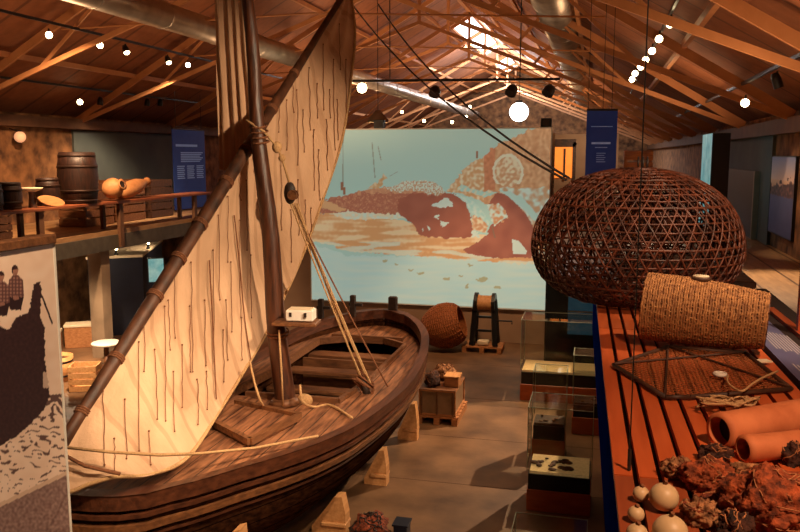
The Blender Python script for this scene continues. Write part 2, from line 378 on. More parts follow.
    if I(jx * .5 + x * .5, jy * .5 + y * .5, [(498, 190), (508, 191), (522, 197), (533, 209), (540, 218), (537, 224), (528, 214), (517, 204), (506, 195)]): c = mix3(teal, cream, .4)
    for (xa, ya, xb, yb, w) in ((372, 142, 375, 178, .5), (378, 146, 381, 160, .45), (343, 128, 343, 184, .5), (390, 176, 397, 172, .5), (492, 226, 495, 238, .8)):
        if min(ya, yb) <= y <= max(ya, yb) and abs(x - (xa + (xb - xa) * (y - ya) / (yb - ya))) < w: c = mix3(c, (112, 104, 84), .6)
    for (xa, ya, s_) in ((342, 186, 2.2), (477, 155, 2), (344, 191, 2)):
        if abs(x - xa) < s_ * .6 and abs(y - ya) < s_ * 1.8: c = (136, 96, 72)
    for (xa, ya, s_) in ((385, 261, 3), (397, 265, 2), (411, 270, 2.5), (421, 273, 4), (447, 279, 3), (482, 279, 6), (497, 287, 3.5), (467, 286, 3), (461, 276, 2), (470, 265, 2.5)):
        if ((jx - xa) / s_) ** 2 + ((jy - ya) / (s_ * .5)) ** 2 < 1: c = mix3((150, 140, 96), c, .25)
    return c
scr = thing('projection_screen', 'big white screen showing a sepia picture of beached wooden hulls', 'projection screen', (-4, SY - .02, .9))
sL, sR = -6.92, -1.1
zT, zB = H + .60, H - 3.6
MB().box(((sL + sR) / 2, SY, (zT + zB) / 2), (sR - sL + .06, .05, zT - zB + .06)).build('backing_frame', 'white', scr)
raster('projected_picture', (sL, SY - .03, zB), (sR - sL, 0, 0), (0, 0, zT - zB), 380, 276, scr_paint, painted('projected light', .62), scr)
# ================================================================== BOAT
BX = -3.6
def bxc(y): return -3.6 if y > 10 else -3.6 - .0254 * (10 - y) ** 2 - .0838 * (10 - y) if y > 5 else -4.6
Bt = [(5.7, 0.02), (5.72, .26), (5.78, .46), (5.9, .62), (6.2, .82), (6.64, .95), (6.95, 1.08), (7.4, 1.22), (8.0, 1.31), (8.8, 1.32), (9.6, 1.3), (10.5, 1.26), (11.2, 1.2), (11.9, 1.07), (12.4, .90), (12.9, .66), (13.2, .42), (13.35, .22), (13.42, .02)]
St = [(5.7, 1.53), (7, 1.5), (8, 1.48), (9.5, 1.49), (11, 1.57), (12.5, 1.67), (13.42, 1.72)]
Kt = [(5.7, .42), (5.9, .34), (6.5, .28), (7.8, .25), (11, .25), (12.4, .35), (13.1, .6), (13.42, .9)]
def beam(y): return interp(Bt, y)
def sheer(y): return interp(St, y)
def keel(y): return interp(Kt, y)
def sm(fn, y): return (fn(y - .12) + fn(y) + fn(y + .12)) / 3 if 6.0 < y < 13.1 else fn(y)
PR = [(0, 0), (.18, .02), (.38, .07), (.58, .17), (.74, .31), (.86, .48), (.94, .68), (.985, .86), (1, 1)]
def sect(y, q): # q in 0..8 index float -> (halfwidth, z)
    i = min(int(q), 7); t = q - i; a, b = PR[i], PR[i + 1]
    w, h = lerp(a[0], b[0], t), lerp(a[1], b[1], t)
    return sm(beam, y) * w, lerp(keel(y), sm(sheer, y), h)
ys = [5.7, 5.708, 5.72, 5.74, 5.78, 5.84, 5.9, 6.05, 6.2, 6.4, 6.55] + [6.65 + i * .2 for i in range(32)] + [13.0, 13.1, 13.2, 13.28, 13.35, 13.39, 13.42]
boat = thing('sailing_boat', 'old dark wooden sailing boat with a tall pale sail, propped on the hall floor', 'boat', (BX, 9.5, 0))
hb = MB(); rows = []
for y in ys:
    L = [V((bxc(y) - sect(y, q)[0], y, sect(y, q)[1])) for q in range(8, 0, -1)]
    Rr = [V((bxc(y) + sect(y, q)[0], y, sect(y, q)[1])) for q in range(0, 9)]
    rows.append(L + Rr)
hb.grid(rows)
hull = hb.build('hull', 'hull', boat, True)
md = hull.modifiers.new('thick', 'SOLIDIFY'); md.thickness = .05; md.offset = 1
hn = MB()
keelpts = [(bxc(y), y, keel(y) - .06) for y in ys]
for a, b in zip(keelpts, keelpts[1:]): hn.bar(a, b, .12, .14)
hn.build('keel', 'dwood', boat)
def railrow(dz, out, z0=None):
    pts = []
    for sgn in (1, -1):
        seg = []
        for y in ys:
            z = sm(sheer, y) - dz
            h = (z - keel(y)) / (sm(sheer, y) - keel(y)); k = 8
            w = 1.0
            for (a, b) in zip(PR, PR[1:]):
                if a[1] <= h <= b[1]: w = lerp(a[0], b[0], (h - a[1]) / (b[1] - a[1] + 1e-9))
            seg.append(V((bxc(y) + sgn * (sm(beam, y) * w + out * min(1, sm(beam, y) / .3)), y - (out if y < 6.0 else -out if y > 13.15 else 0), z)))
        pts.append(seg)
    return pts[0] + pts[1][::-1]
def strake(name, z1, z2, out, m):
    a, b = railrow(z1, out), railrow(z2, out); a2, b2 = railrow(z1, -.03), railrow(z2, -.03)
    mb = MB(); n = len(a)
    for i in range(n):
        j = (i + 1) % n
        mb.quad(a[i], a[j], b[j], b[i]); mb.quad(a2[i], a2[j], a[j], a[i]); mb.quad(b[i], b[j], b2[j], b2[i])
    bmx = mb.build(name, m, boat, False)
    return bmx
strake('rim_plank', -.03, .11, .045, 'rim')
strake('wale', .15, .19, .05, 'rim')
strake('rub_rail', .245, .31, .06, 'wale')
strake('lower_wale', .36, .39, .03, 'rim')
# rim cap
cap = MB(); a, b = railrow(-.035, .055), railrow(-.035, -.07)
for i in range(len(a)): j = (i + 1) % len(a); cap.quad(a[i], a[j], b[j], b[i])
b3 = railrow(.12, -.07)
for i in range(len(a)): j = (i + 1) % len(a); cap.quad(b[i], b[j], b3[j], b3[i])
cap.build('rim_cap', 'rim', boat)
# deck with an open well from the mast forward
DZ = 1.42
def well(y):
    if y < 8.95 or y > 12.3: return 0
    return .72 * min(1, ((y - 8.95) / .02 + .8)) * min(1, (12.3 - y) / .5 + .35)
dk = MB()
for sgn in (1, -1):
    rows = []
    for y in [5.72, 5.78, 5.9, 6.1, 6.25] + [6.4 + .1 * i for i in range(26)] + [8.94, 8.951] + [9.0 + .1 * i for i in range(34)] + [12.301, 12.4, 12.6, 12.8, 13.0, 13.2, 13.35]:
        w0, w1 = well(y), max(sm(beam, y) - .03, .01); w0 = min(w0, w1 - .01) if w1 > .02 else 0
        zz = min(DZ, sm(sheer, y) - .04)
        rows.append([V((bxc(y) + sgn * lerp(w0, w1, k / 5), y, zz + .03 * (1 - (lerp(w0, w1, k / 5) / 1.3) ** 2))) for k in range(6)])
    dk.grid(rows)
dko = dk.build('deck', 'deck', boat)
md = dko.modifiers.new('thick', 'SOLIDIFY'); md.thickness = .035; md.offset = 0
co = MB()
pts = [(bxc(y) + well(y), y, DZ + .045) for y in [8.96 + .1 * i for i in range(34)]]
for sgn in (1, -1):
    q = [V((bxc(p[1]) + sgn * (p[0] - bxc(p[1])), p[1], p[2])) for p in pts]
    for a, b in zip(q, q[1:]): co.bar(a, b, .05, .1)
for y in (8.95, 12.3): co.bar((BX - .6, y, DZ + .045), (BX + .6, y, DZ + .045), .06, .12)
co.build('well_coaming', 'thwart', boat)
MB().box((BX, 10.6, .62), (1.4, 3.6, .05)).build('bottom_boards', 'dwood', boat)
for i, (y, z, w) in enumerate(((9.45, 1.2, .24), (10.15, 1.22, .22), (10.95, 1.26, .26), (11.85, 1.28, .3))):
    MB().box((BX, y, z), (2 * beam(y) - .3 if z < 1.1 else 1.62, w, .06), bev=.012).build('thwart', 'thwart', boat)
MB().box((BX, 11.35, 1.1), (1.5, .05, .5)).build('bulkhead', 'thwart', boat)
for x in (-.33, .28): MB().tube([(BX + x, 9.3, .65), (BX + x, 9.38, 1.2)], .022, 8).build('stanchion', 'wale', boat)
# raised hatch cover and strengthening planks on the near deck
h0, h1, h2, h3 = (at(212, 427, Z=DZ + .05), at(250, 447, Z=DZ + .05), at(300, 421, Z=DZ + .05), at(236, 407, Z=DZ + .05))
ht = MB(); base = [h0, h1, h2, h3]
ht.add([p - V((0, 0, .06)) for p in base] + [p + V((0, 0, .05)) for p in base], [(4, 5, 6, 7), (0, 1, 5, 4), (1, 2, 6, 5), (2, 3, 7, 6), (3, 0, 4, 7)])
hto = ht.build('hatch_cover', 'deck', boat)
hb2 = MB(); 
for a, b in ((h0, h1), (h1, h2), (h2, h3)): hb2.bar(a + V((0, 0, .06)), b + V((0, 0, .06)), .06, .07)
hb2.build('hatch_batten', 'wale', hto)
cv = MB(); cvp = [at(208, 415, Z=DZ + .13), at(228, 424, Z=DZ + .13), at(262, 404, Z=DZ + .13), at(240, 400, Z=DZ + .13)]
# mast
m0 = V((-3.53, 8.74, .62)); mtop = V((-4.05, 8.8, 7.0))
def mastp(z): return m0.lerp(mtop, (z - .62) / (7.0 - .62))
mst = MB().tube([mastp(.66 + (7.0 - .62) * i / 16) + V((.02 * sin(i * 1.1), 0, 0)) for i in range(17)], [.135 - .075 * i / 16 for i in range(17)], 14).build('mast', 'mast', boat, True)
MB().tube([mastp(1.47), mastp(1.55)], [.2, .15], 14).build('mast_collar', 'thwart', mst, True)
for dz in (0, .05, .1): pass
for zz in ((4.6, 4.66, 4.72, 4.78), (2.32, 2.36)):
  lash = MB()
  for z in zz:
    c = mastp(z); r = .135 - .075 * (z - .62) / 6.38 + .012
    lash.tube([c + V((r * cos(a * pi / 8), r * sin(a * pi / 8), .02 * sin(a * pi / 8))) for a in range(16)], .012, 5, closed=True)
  lash.build('mast_lashing', 'drope', mst)
# plank bench fixed to the mast
pk = at(283, 321, Y=8.6)
MB().box(pk + V((.17, 0, -.01)), (.52, .3, .04), rot=Matrix.Rotation(.12, 3, 'Z'), bev=.008).build('mast_bench', 'wale', boat)
# yard
Y0 = at(60, 448, Y=5.75); YM = at(255, 136, Y=9.12)
d_ = (YM - Y0)
def yardp(t): return Y0 + d_ * t
tT = 1.0
while px(yardp(tT))[1] > -14: tT += .01
yp = [yardp(-.05 + (tT + .05) * i / 14) for i in range(15)]
yrd = MB().tube(yp, [.044 + .031 * sin(pi * min(1, (i + 1) / 13)) for i in range(15)], 12).build('yard', 'yard', boat, True)
for t in (.08, .22, .4, .52, .64, .8, .93, 1.02, 1.12, 1.3):
    yl = MB(); c = yardp(t); dn = d_.normalized(); o = dn.orthogonal().normalized(); p = dn.cross(o)
    for k in range(3):
        cc = c + dn * (k * .022); yl.tube([cc + (o * cos(a * pi / 6) + p * sin(a * pi / 6)) * (.054 + .027 * sin(pi * min(1, (t + .12) / 1.5))) for a in range(12)], .010, 5, closed=True)
    yl.build('yard_lashing', 'drope', yrd)
# sail
edge = [Y0, at(64, 490, Y=5.56), at(90, 484, Y=5.58), at(115, 477, Y=5.66), at(150, 474.5, Y=6.05), at(188, 457, Y=6.7), at(220, 410, Y=7.85), at(246, 368, Y=8.5), at(270, 326, Y=9.2), at(300, 262, Y=10.0), at(322, 202, Y=10.45), at(342, 140, Y=10.8), at(351, 80, Y=11.1), at(355, 30, Y=11.4), yardp(tT)]
ec = catmull(edge, 8)
L_ = [0]
for a, b in zip(ec, ec[1:]): L_.append(L_[-1] + (b - a).length)
def edgep(t):
    s = t * L_[-1]
    for i in range(len(L_) - 1):
        if s <= L_[i + 1]: return ec[i].lerp(ec[i + 1], (s - L_[i]) / max(1e-6, L_[i + 1] - L_[i]))
    return ec[-1]
NS, NW = 110, 40
tmap = lambda t: t
def bow_(u): return sin(pi * u)
rows = []
for i in range(NS + 1):
    t = i / NS; a = yardp(t * tT); b = edgep(t ** .9 if t > 0 else 0)
    row = []
    for j in range(NW + 1):
        u = j / NW; p = a.lerp(b, u)
        p += V((-.16 * bow_(u) * sin(pi * t), 0, 0))
        w = (.012 * (1 - t) + .003) * sin(u * 16 + t * 46 + 2 * noise.noise(V((t * 6, u * 3, 0)))) * (.3 + u) + .03 * noise.noise(V((t * 7, u * 5, 4)))
        p += V((w, -w * .5, 0)) * min(1, u * 6) * min(1, t * 8) ; row.append(p)
    rows.append(row)
sb = MB().grid(rows)
M['sail'] = mat('cotton sailcloth', (196, 156, 122), (222, 182, 146), scale=3, stretch=(1, 1, .5), rough=.9, bump=.25, bscale=26)
nt = M['sail'].node_tree; bs = nt.nodes['Principled BSDF']
tc = nt.nodes.new('ShaderNodeTexCoord'); mp = nt.nodes.new('ShaderNodeMapping'); nt.links.new(tc.outputs['Object'], mp.inputs[0])
wv = nt.nodes.new('ShaderNodeTexWave'); wv.bands_direction = 'Y'; wv.inputs['Scale'].default_value = .7; wv.inputs['Distortion'].default_value = .15; nt.links.new(mp.outputs[0], wv.inputs[0])
rp = nt.nodes.new('ShaderNodeValToRGB'); rp.color_ramp.elements[0].position = .93; rp.color_ramp.elements[0].color = (1, 1, 1, 1); rp.color_ramp.elements[1].position = .97; rp.color_ramp.elements[1].color = (.84, .8, .77, 1)
nt.links.new(wv.outputs[0], rp.inputs[0])
mx = nt.nodes.new('ShaderNodeMix'); mx.data_type = 'RGBA'; mx.blend_type = 'MULTIPLY'; mx.inputs[0].default_value = 1
src = bs.inputs['Base Color'].links[0].from_socket
nt.links.new(src, mx.inputs[6]); nt.links.new(rp.outputs[0], mx.inputs[7]); nt.links.new(mx.outputs[2], bs.inputs['Base Color'])
sail = sb.build('sail', 'sail', boat, True)
bvh = BVHTree.FromPolygons(sb.v, sb.f)
er = MB().tube(ec[1:], .02, 6).build('bolt_rope', 'rope', sail, True)
def onsail(x, y, off=.02):
    h = bvh.ray_cast(CAM, ray(x, y).normalized())
    if h[0] is None: return None
    n = h[1] if h[1].dot(ray(x, y)) < 0 else -h[1]
    return h[0] + n * off
cords = [(92, 352, 405), (103, 392, 466), (113, 440, 475), (137, 342, 452), (142, 262, 372), (163, 306, 422), (167, 300, 350), (172, 240, 338), (188, 306, 372), (190, 262, 372), (203, 300, 366), (212, 250, 362), (217, 215, 300), (226, 196, 262), (230, 262, 332), (238, 220, 318), (245, 180, 250), (249, 255, 318), (225, 300, 360), (180, 345, 408), (154, 350, 420), (124, 400, 460), (205, 372, 410), (285, 100, 150), (296, 90, 165), (308, 68, 130), (313, 130, 190), (322, 45, 110), (333, 60, 150), (339, 25, 70), (345, 60, 130), (297, 180, 235), (290, 210, 262), (304, 200, 240), (326, 120, 170), (280, 160, 230), (277, 92, 132), (291, 66, 112), (302, 110, 152), (318, 150, 200), (329, 90, 118), (337, 100, 140), (316, 84, 118), (310, 208, 246), (222, 330, 382), (240, 318, 360), (196, 380, 425), (172, 372, 432), (148, 432, 466), (238, 160, 200)]
for (x, y0, y1) in cords:
    pts = []
    for k in range(9):
        q = onsail(x + random.uniform(-.7, .7) + k * .15, lerp(y0, y1, k / 8))
        if q is not None: pts.append(q)
    if len(pts) > 3:
        cb = MB().tube(pts, .0042, 4); cb.ball(pts[0], .01, 5); cb.ball(pts[-1], .009, 5); cb.build('reef_cord', 'drope', sail)
for q in ([(229, 172), (232, 215), (238, 270), (243, 320), (249, 360)], [(205, 212), (207, 260), (211, 330), (214, 400)]):
    pts = [onsail(x, y, .03) for x, y in q]; pts = [p for p in pts if p is not None]
    if len(pts) > 2: MB().tube(catmull(pts, 5), .008, 5).build('hanging_line', 'drope', sail)
# furled strip of cloth that hangs beyond the yard
rows = []
for i in range(31):
    t = i / 30; z = lerp(4.25, 7.3, t); row = []
    w0, w1 = lerp(218, 219, t), lerp(250, 236, t)
    for j in range(33):
        u = j / 32
        A = V((-4.87 + .0 * t, 9.75, z)); B_ = V((lerp(-4.28, -4.5, t), 9.75, z))
        p = A.lerp(B_, u); p.y += .035 * sin(u * 26 + 1.2 * noise.noise(V((u * 3, t * 2, 0)))) + .02 * noise.noise(V((u * 9, t * 5, 1)))
        row.append(p)
    rows.append(row)
MB().grid(rows).build('furled_sail', 'sail', boat, True)
# rigging
blk = at(290, 193, Y=9.0)
hal = MB(); q0 = mastp(4.72) + V((.08, -.05, 0)); q1 = at(277, 147, Y=8.95); q2 = at(282, 158, Y=8.95)
hal.tube([mastp(4.95) + V((-.1, -.1, -.1)), q0, q1, q2, blk + V((0, 0, .1))], .016, 6)
hal.build('halyard', 'rope', boat, True)
kb = MB().ball(q1, .06, 8, (1, 1, 1.2)).ball(q2, .045, 8); kb.build('rope_knot', 'rope', boat, True)
bk = MB().ball(blk, .1, 10, (.75, .55, 1.35)); bko = bk.build('pulley_block', 'iron', boat, True)
sh = MB()
for k in (-.03, .03): sh.lathe([(.06, -.012), (.06, .012)], blk + V((.055, -.04 + k, -.02)), Matrix.Rotation(pi / 2, 3, 'X'), 12)
sh.build('sheave', 'wale', bko)
e1, e2 = V((-2.82, 9.45, 1.5)), V((-2.5, 9.45, 1.56))
for k, (dx, dy) in enumerate(((0, 0), (.05, .05), (.1, -.02), (-.05, .06))):
    MB().tube(sag(blk + V((.03 * k, 0, -.12)), e1 + V((dx, dy, .1)), .02), .011, 5).build('shroud', 'rope', boat)
MB().tube(sag(blk + V((.02, 0, -.1)), e2, .02), .01, 5).build('shroud', 'drope', boat)
cl = MB()
for k in range(9):
    c = e1 + V((.05 * cos(k), .05 * sin(k), .02 * k + .0)); cl.tube([c + V((.09 * cos(a * pi / 6 + k), .03 * sin(a * pi / 6), .07 * sin(a * pi / 6 + k * .7))) for a in range(12)], .013, 5, closed=True)
cl.build('deadeye_coil', 'drope', boat)
MB().tube([e1 + V((0, 0, .13)), e1 + V((.06, 0, -.1))], .05, 8).build('deadeye', 'iron', boat, True)
# long line across the near deck, other ropes
MB().tube([at(62, 447, Y=5.6), at(110, 452, Y=5.55), at(160, 455, Y=5.75), at(200, 453.5, Y=6.5), at(255, 448, Z=DZ + .15), at(318, 436, Z=DZ + .12)], .014, 6).build('foot_line', 'rope', boat, True)
MB().tube([at(66, 456, Y=5.6), at(85, 466, Y=5.56), at(120, 474, Y=5.6)], .016, 6).build('tack_line', 'drope', boat, True)
MB().tube(catmull([at(250, 362, Y=8.3), at(254, 380, Y=8.25), at(260, 400, Y=8.2), at(266, 409, Z=DZ + .05)], 5), .014, 6).build('sheet_line', 'rope', boat, True)
MB().tube([at(279, 330, Y=8.55), at(282, 380, Y=8.5), at(283, 408, Z=DZ + .05)], .012, 6).build('mast_line', 'rope', boat, True)
MB().tube(catmull([at(300, 385, Y=8.6), at(303, 402, Z=1.6), at(315, 407, Z=1.47), at(330, 405, Z=1.47), at(352, 418, Z=1.48)], 6), .016, 6).build('deck_line', 'rope', boat, True)
MB().ball(at(305, 400, Z=1.5), .1, 8, (1, .6, .8)).build('rag_bundle', 'rope', boat, True)
# posts on the far rim
for (x, y, hh) in ((321, 312, .36), (353, 309, .38)):
    p = at(x, y, Y=12.9); b = MB().box(p + V((0, 0, .05)), (.09, .09, hh), bev=.01).box(p + V((.05, 0, .08)), (.24, .06, .05)); b.build('rowing_post', 'iron', boat)
MB().box(at(393, 306, Y=13.4) + V((0, 0, 0)), (.16, .1, .34), bev=.02).build('stem_head', 'iron', boat)
# white case on the mast bench
cs = thing('equipment_case', 'small white case lying on the plank bench by the mast', 'case', pk + V((.2, .02, .014)))
MB().box(pk + V((.22, .02, .085)), (.32, .2, .13), rot=Matrix.Rotation(.12, 3, 'Z'), bev=.012).build('case_body', 'white', cs)
MB().box(pk + V((.22, .02, .155)), (.27, .15, .012), rot=Matrix.Rotation(.12, 3, 'Z')).build('lid', 'cream', cs)
for k in (-.09, .09): MB().box(pk + V((.22 + k, -.09 + .0, .1)), (.03, .02, .05), rot=Matrix.Rotation(.12, 3, 'Z')).build('latch', 'iron', cs)
# chocks
def chock(p, hh, w, label, mm='pine'):
    p = V(p); o = thing('boat_chock', label, 'chock', p, None)
    b = MB()
    prof = [(-w * .5, 0), (w * .42, 0), (w * .42, hh * .55), (w * .32, hh), (w * .12, hh * .98), (-w * .5, hh * .18)]
    n = len(prof); d = .16
    b.add([p + V((x, -d / 2, z)) for x, z in prof] + [p + V((x, d / 2, z)) for x, z in prof], [tuple(range(n)), tuple(range(2 * n - 1, n - 1, -1))] + [(i + n, (i + 1) % n + n, (i + 1) % n, i) for i in range(n)])
    b.build('wedge', mm, o)
    MB().box(p + V((w * .1, 0, hh * .28)), (w * .66, d + .06, .05), bev=.01).build('batten', mm, o)
    return o
def chock_at(X, Y, hh, w, label): chock((X - .2 * w, Y, 0), hh, w, label)
chock_at(-2.86, 8.56, .48, .46, 'broadest pale pine chock under the boat hull, right beside the dark net heap')
chock_at(-3.12, 6.42, 1.06, .34, 'tall pine prop of which only the tip shows against the near hull planks')
chock_at(-2.74, 10.07, .5, .34, 'narrow pine chock under the middle of the boat hull')
chock_at(-2.72, 11.86, .6, .34, 'farther pine chock under the hull beside the display pallet')
# ================================================================== LEFT PHOTO PANEL
PX = -3.98
pe = at(50, 235, X=PX); pend = 5.2
py1 = at(64, 480, X=PX).y
def poster_paint(v):
    x, y = px(v); n1 = nz(x, y, .1); n2 = nz(x, y, .35, 2)
    paper = mix3((222, 188, 162), (228, 198, 174), .5 + n1); dark = (44, 24, 28)
    c = paper
    jx, jy = x + n2 * 1.6, y + n1 * 2
    ye = 446 - x * .62
    if y > 400 - x * .1:
        w = sin((y + n1 * 16) * .55 + x * .11) + nz(x * .4, y * 1.6, .25, 7) * 2.2
        if w > .9 - max(0, 430 - y) * .05 + max(0, y - 480) * .04: c = mix3(paper, (70, 44, 42), .85)
    hull_ = [(-60, 300), (-2, 300), (0, 326), (8, 330), (16, 318), (28, 314), (31, 300), (34, 284), (40, 281), (42, 292), (40, 316), (45, 330), (45, 360), (48, 380), (50, 395), (44, 410), (30, 424), (16, 436), (0, 446), (-60, 470)]
    if inpoly(jx, jy, hull_): c = mix3(dark, (70, 44, 42), .3 + n2 * .6)
    if inpoly(x, y, [(41, 296), (43, 296), (53, 323), (52, 325)]): c = dark
    for cx, hy in ((15, 270), (1, 276), (-12, 272)):
        if ((x - cx) / 3.4) ** 2 + ((y - hy) / 4.8) ** 2 < 1: c = (150, 104, 86) if y > hy - .5 and x > cx - 2 else (54, 30, 30)
        if abs(x - cx - .5) < 1.3 and hy + 3 < y < hy + 7: c = (140, 96, 80)
        if inpoly(x, y, [(cx - 6, hy + 10), (cx - 2, hy + 5), (cx + 3, hy + 5), (cx + 8, hy + 10), (cx + 9, hy + 26), (cx + 6, hy + 40), (cx - 5, hy + 40), (cx - 8, hy + 26)]):
            c = mix3((84, 50, 48), (152, 112, 98), (.5 + .5 * sin(x * 1.9)) * (.5 + .5 * sin(y * 1.7)) * 1.5)
            if y > hy + 27: c = dark
        if ((x - cx - 1) / 3) ** 2 + ((y - hy - 28) / 2.2) ** 2 < 1: c = (140, 96, 82)
    if y > 505 - x * .48 : c = mix3((150, 120, 108), (110, 80, 74), .5 + n2)
    if abs(y - (505 - x * .48)) < 2.2: c = (200, 166, 140)
    if x > 43 + (y - 390) * .0 and 372 < y < 388 and x < 50: c = mix3(paper, c, .2)
    return c
pan = thing('photo_panel', 'tall printed panel with a dark boat picture and figures, wooden top rail', 'display panel', (PX, py1 - 1, 0))
ztop = H - .66
raster('printed_face', (PX + .025, 3.9, 0), (0, py1 - 3.9, 0), (0, 0, ztop), 330, 460, poster_paint, painted('printed paper', .05), pan)
MB().box((PX, (3.9 + py1) / 2, ztop / 2), (.04, py1 - 3.9, ztop)).build('backing_board', 'cream', pan)
MB().box((PX, py1 + .012, ztop / 2), (.06, .022, ztop)).build('edge_strip', 'white', pan)
MB().box((PX, (3.9 + py1) / 2, ztop + .04), (.12, py1 - 3.9 + .02, .07), bev=.01).build('top_rail', 'thwart', pan)
# ================================================================== GLASS CASES
def vitrine(x0, x1, y0, y1, hb_, hg, label, lit=True, finds=12):
    o = thing('glass_case', label, 'display case', ((x0 + x1) / 2, (y0 + y1) / 2, 0), None)
    cx, cy, w, d = (x0 + x1) / 2, (y0 + y1) / 2, x1 - x0, y1 - y0
    MB().box((cx, cy, hb_ * .28), (w, d, hb_ * .56), bev=.008).build('plinth', 'orangewood', o)
    MB().box((cx, cy, hb_ * .56 + hb_ * .2), (w - .03, d - .03, hb_ * .4)).build('dark_band', 'black', o)
    s = MB().box((cx, cy, hb_ + .0), (w - .06, d - .06, hb_ * .07)).build('sand_bed' if lit else 'tray', 'sand' if lit else 'dwood', o)
    for k in range(finds):
        p = V((cx + random.uniform(-.42, .2) * w, cy + random.uniform(-.35, .3) * d, hb_ + hb_ * .035 + .015)); r = random.uniform(.02, .045)
        MB().ball(p, r, 5, (random.uniform(.8, 1.5), 1, .5)).build('find', 'specimen', s)
    g = MB(); z0, z1 = hb_ + .02, hb_ + hg
    g.quad((x0, y0, z0), (x1, y0, z0), (x1, y0, z1), (x0, y0, z1)); g.quad((x0, y1, z0), (x1, y1, z0), (x1, y1, z1), (x0, y1, z1))
    g.quad((x0, y0, z0), (x0, y1, z0), (x0, y1, z1), (x0, y0, z1)); g.quad((x1, y0, z0), (x1, y1, z0), (x1, y1, z1), (x1, y0, z1))
    g.quad((x0, y0, z1), (x1, y0, z1), (x1, y1, z1), (x0, y1, z1)); go = g.build('glass_hood', 'glass', o)
    e = MB(); t = .008
    for x in (x0, x1):
        for y in (y0, y1): e.bar((x, y, z0), (x, y, z1), t, t)
    for z in (z1,):
        for y in (y0, y1): e.bar((x0, y, z), (x1, y, z), t, t)
        for x in (x0, x1): e.bar((x, y0, z), (x, y1, z), t, t)
    e.build('glass_edge', 'glassedge', go)
    return o
vitrine(-.76, .03, 9.7, 10.35, .5, .85, 'glass case with dark finds strewn on a brightly lit sand bed', True, 26)
vitrine(-.84, -.36, 11.5, 11.95, .52, .8, 'narrow glass case on an orange plinth behind the case of lit finds', False, 5)
vitrine(-.30, .32, 12.7, 13.2, .5, .8, 'glass case half hidden against the blue wall, behind the narrow case', False, 4)
vitrine(-1.28, .3, 14.3, 15.1, .55, .95, 'wide glass case farthest along, with a pale empty lit bed', True, 0)
vitrine(-.62, .0, 6.3, 6.8, .5, .8, 'glass hood nearest the viewer, only its top edge showing above the frame edge', False, 4)
# dark cabinet at the end
cb = thing('dark_cabinet', 'tall dark teal cabinet standing between the screen wall and the slatted stand', 'cabinet', (-.5, 16.6, 0))
MB().box((-.46, 16.75, .95), (1.04, .5, 1.9), bev=.01).build('cabinet_body', 'teal', cb)
MB().box((-.28, 16.48, 1.25), (.5, .02, .9)).build('glass_front', mat('blue lit glass', (40, 74, 92), (60, 100, 116), scale=4, rough=.2, emit=(60, 110, 130), es=.12), cb)
MB().box((-.28, 16.46, 1.28), (.52, .03, .03)).build('shelf', 'glassedge', cb)
MB().box((-.98, 16.48, 1.0), (.03, .03, 1.8)).build('corner_post', 'black', cb)
# ================================================================== FLOOR EXHIBITS
def pallet(c, w, d, label, rz=0):
    c = V(c); o = thing('wooden_pallet', label, 'pallet', c); rot = Matrix.Rotation(rz, 3, 'Z')
    t = MB(); n = 6
    for k in range(n): t.box(c + rot @ V((0, -d / 2 + d * (k + .5) / n, .125)), (w, d / n * .82, .03), rot)
    t.build('top_boards', 'pallet', o)
    for k in (-1, 0, 1): MB().box(c + rot @ V((k * (w / 2 - .06), 0, .055)), (.1, d, .11), rot).build('bearer', 'pallet', o)
    return o
WC = at(482, 352, Z=0)
pallet(WC + V((0, .2, 0)), .92, .62, 'wooden pallet under the black iron winch')
wn = thing('iron_winch', 'black iron winch with a wooden drum standing on a pallet before the end wall', 'winch', WC + V((0, .2, .15)))
wb = WC + V((.03, .2, .155))
for k in (-1, 1):
    f = MB()
    for s_ in (-1, 1): f.bar(wb + V((k * .26, s_ * .22, 0)), wb + V((k * .2, s_ * .05, 1.02)), .11, .09)
    f.bar(wb + V((k * .24, -.16, .3)), wb + V((k * .24, .16, .3)), .05, .06); f.bar(wb + V((k * .22, -.1, .62)), wb + V((k * .22, .1, .62)), .05, .06)
    f.lathe([(.235, -.04), (.235, .04)], wb + V((k * .2, 0, .95)), Matrix.Rotation(pi / 2, 3, 'Y'), 20)
    f.build('side_frame', 'black', wn)
MB().lathe([(.2, -.2), (.17, -.1), (.17, .1), (.2, .2)], wb + V((0, 0, .95)), Matrix.Rotation(pi / 2, 3, 'Y'), 20).build('drum', 'pine', wn, True)
MB().tube([wb + V((.2, 0, .55)), wb + V((.62, 0, .55)), wb + V((.62, -.05, .5))], .018, 8).build('crank_handle', 'black', wn)
for z in (.3, .62): MB().bar(wb + V((-.24, 0, z)), wb + V((.24, 0, z)), .05, .05).build('cross_bar', 'black', wn)
MB().box(wb + V((-.02, -.1, .05)), (.26, .2, .1), bev=.02).build('foot_block', 'cream', wn)
# big wicker basket lying on the floor
def ringbasket(c, rot, prof, name, m, parent, nr, rr, nl):
    """rings plus lengthwise rods along a profile [(r,z)]"""
    c = V(c); b = MB(); zs = [p[1] for p in prof]
    tab = [(z, r) for r, z in prof]
    for i in range(nr):
        z = lerp(zs[0], zs[-1], i / (nr - 1)); r = interp(tab, z)
        b.tube([c + rot @ V((r * cos(2 * pi * k / 32), r * sin(2 * pi * k / 32), z)) for k in range(32)], rr, 4, closed=True)
    for k in range(nl):
        a = 2 * pi * k / nl; b.tube([c + rot @ V(((r + .002) * cos(a), (r + .002) * sin(a), z)) for r, z in prof], rr * .8, 4)
    return b.build(name, m, parent, True)
bc = at(447, 352, Z=0) + V((-.1, .2, 0))
fb = thing('wicker_basket', 'large round basket of orange brown wicker lying on the floor before the screen', 'basket', bc)
rotB = Matrix.Rotation(R(72), 3, 'Y') @ Matrix.Rotation(0, 3, 'Z')
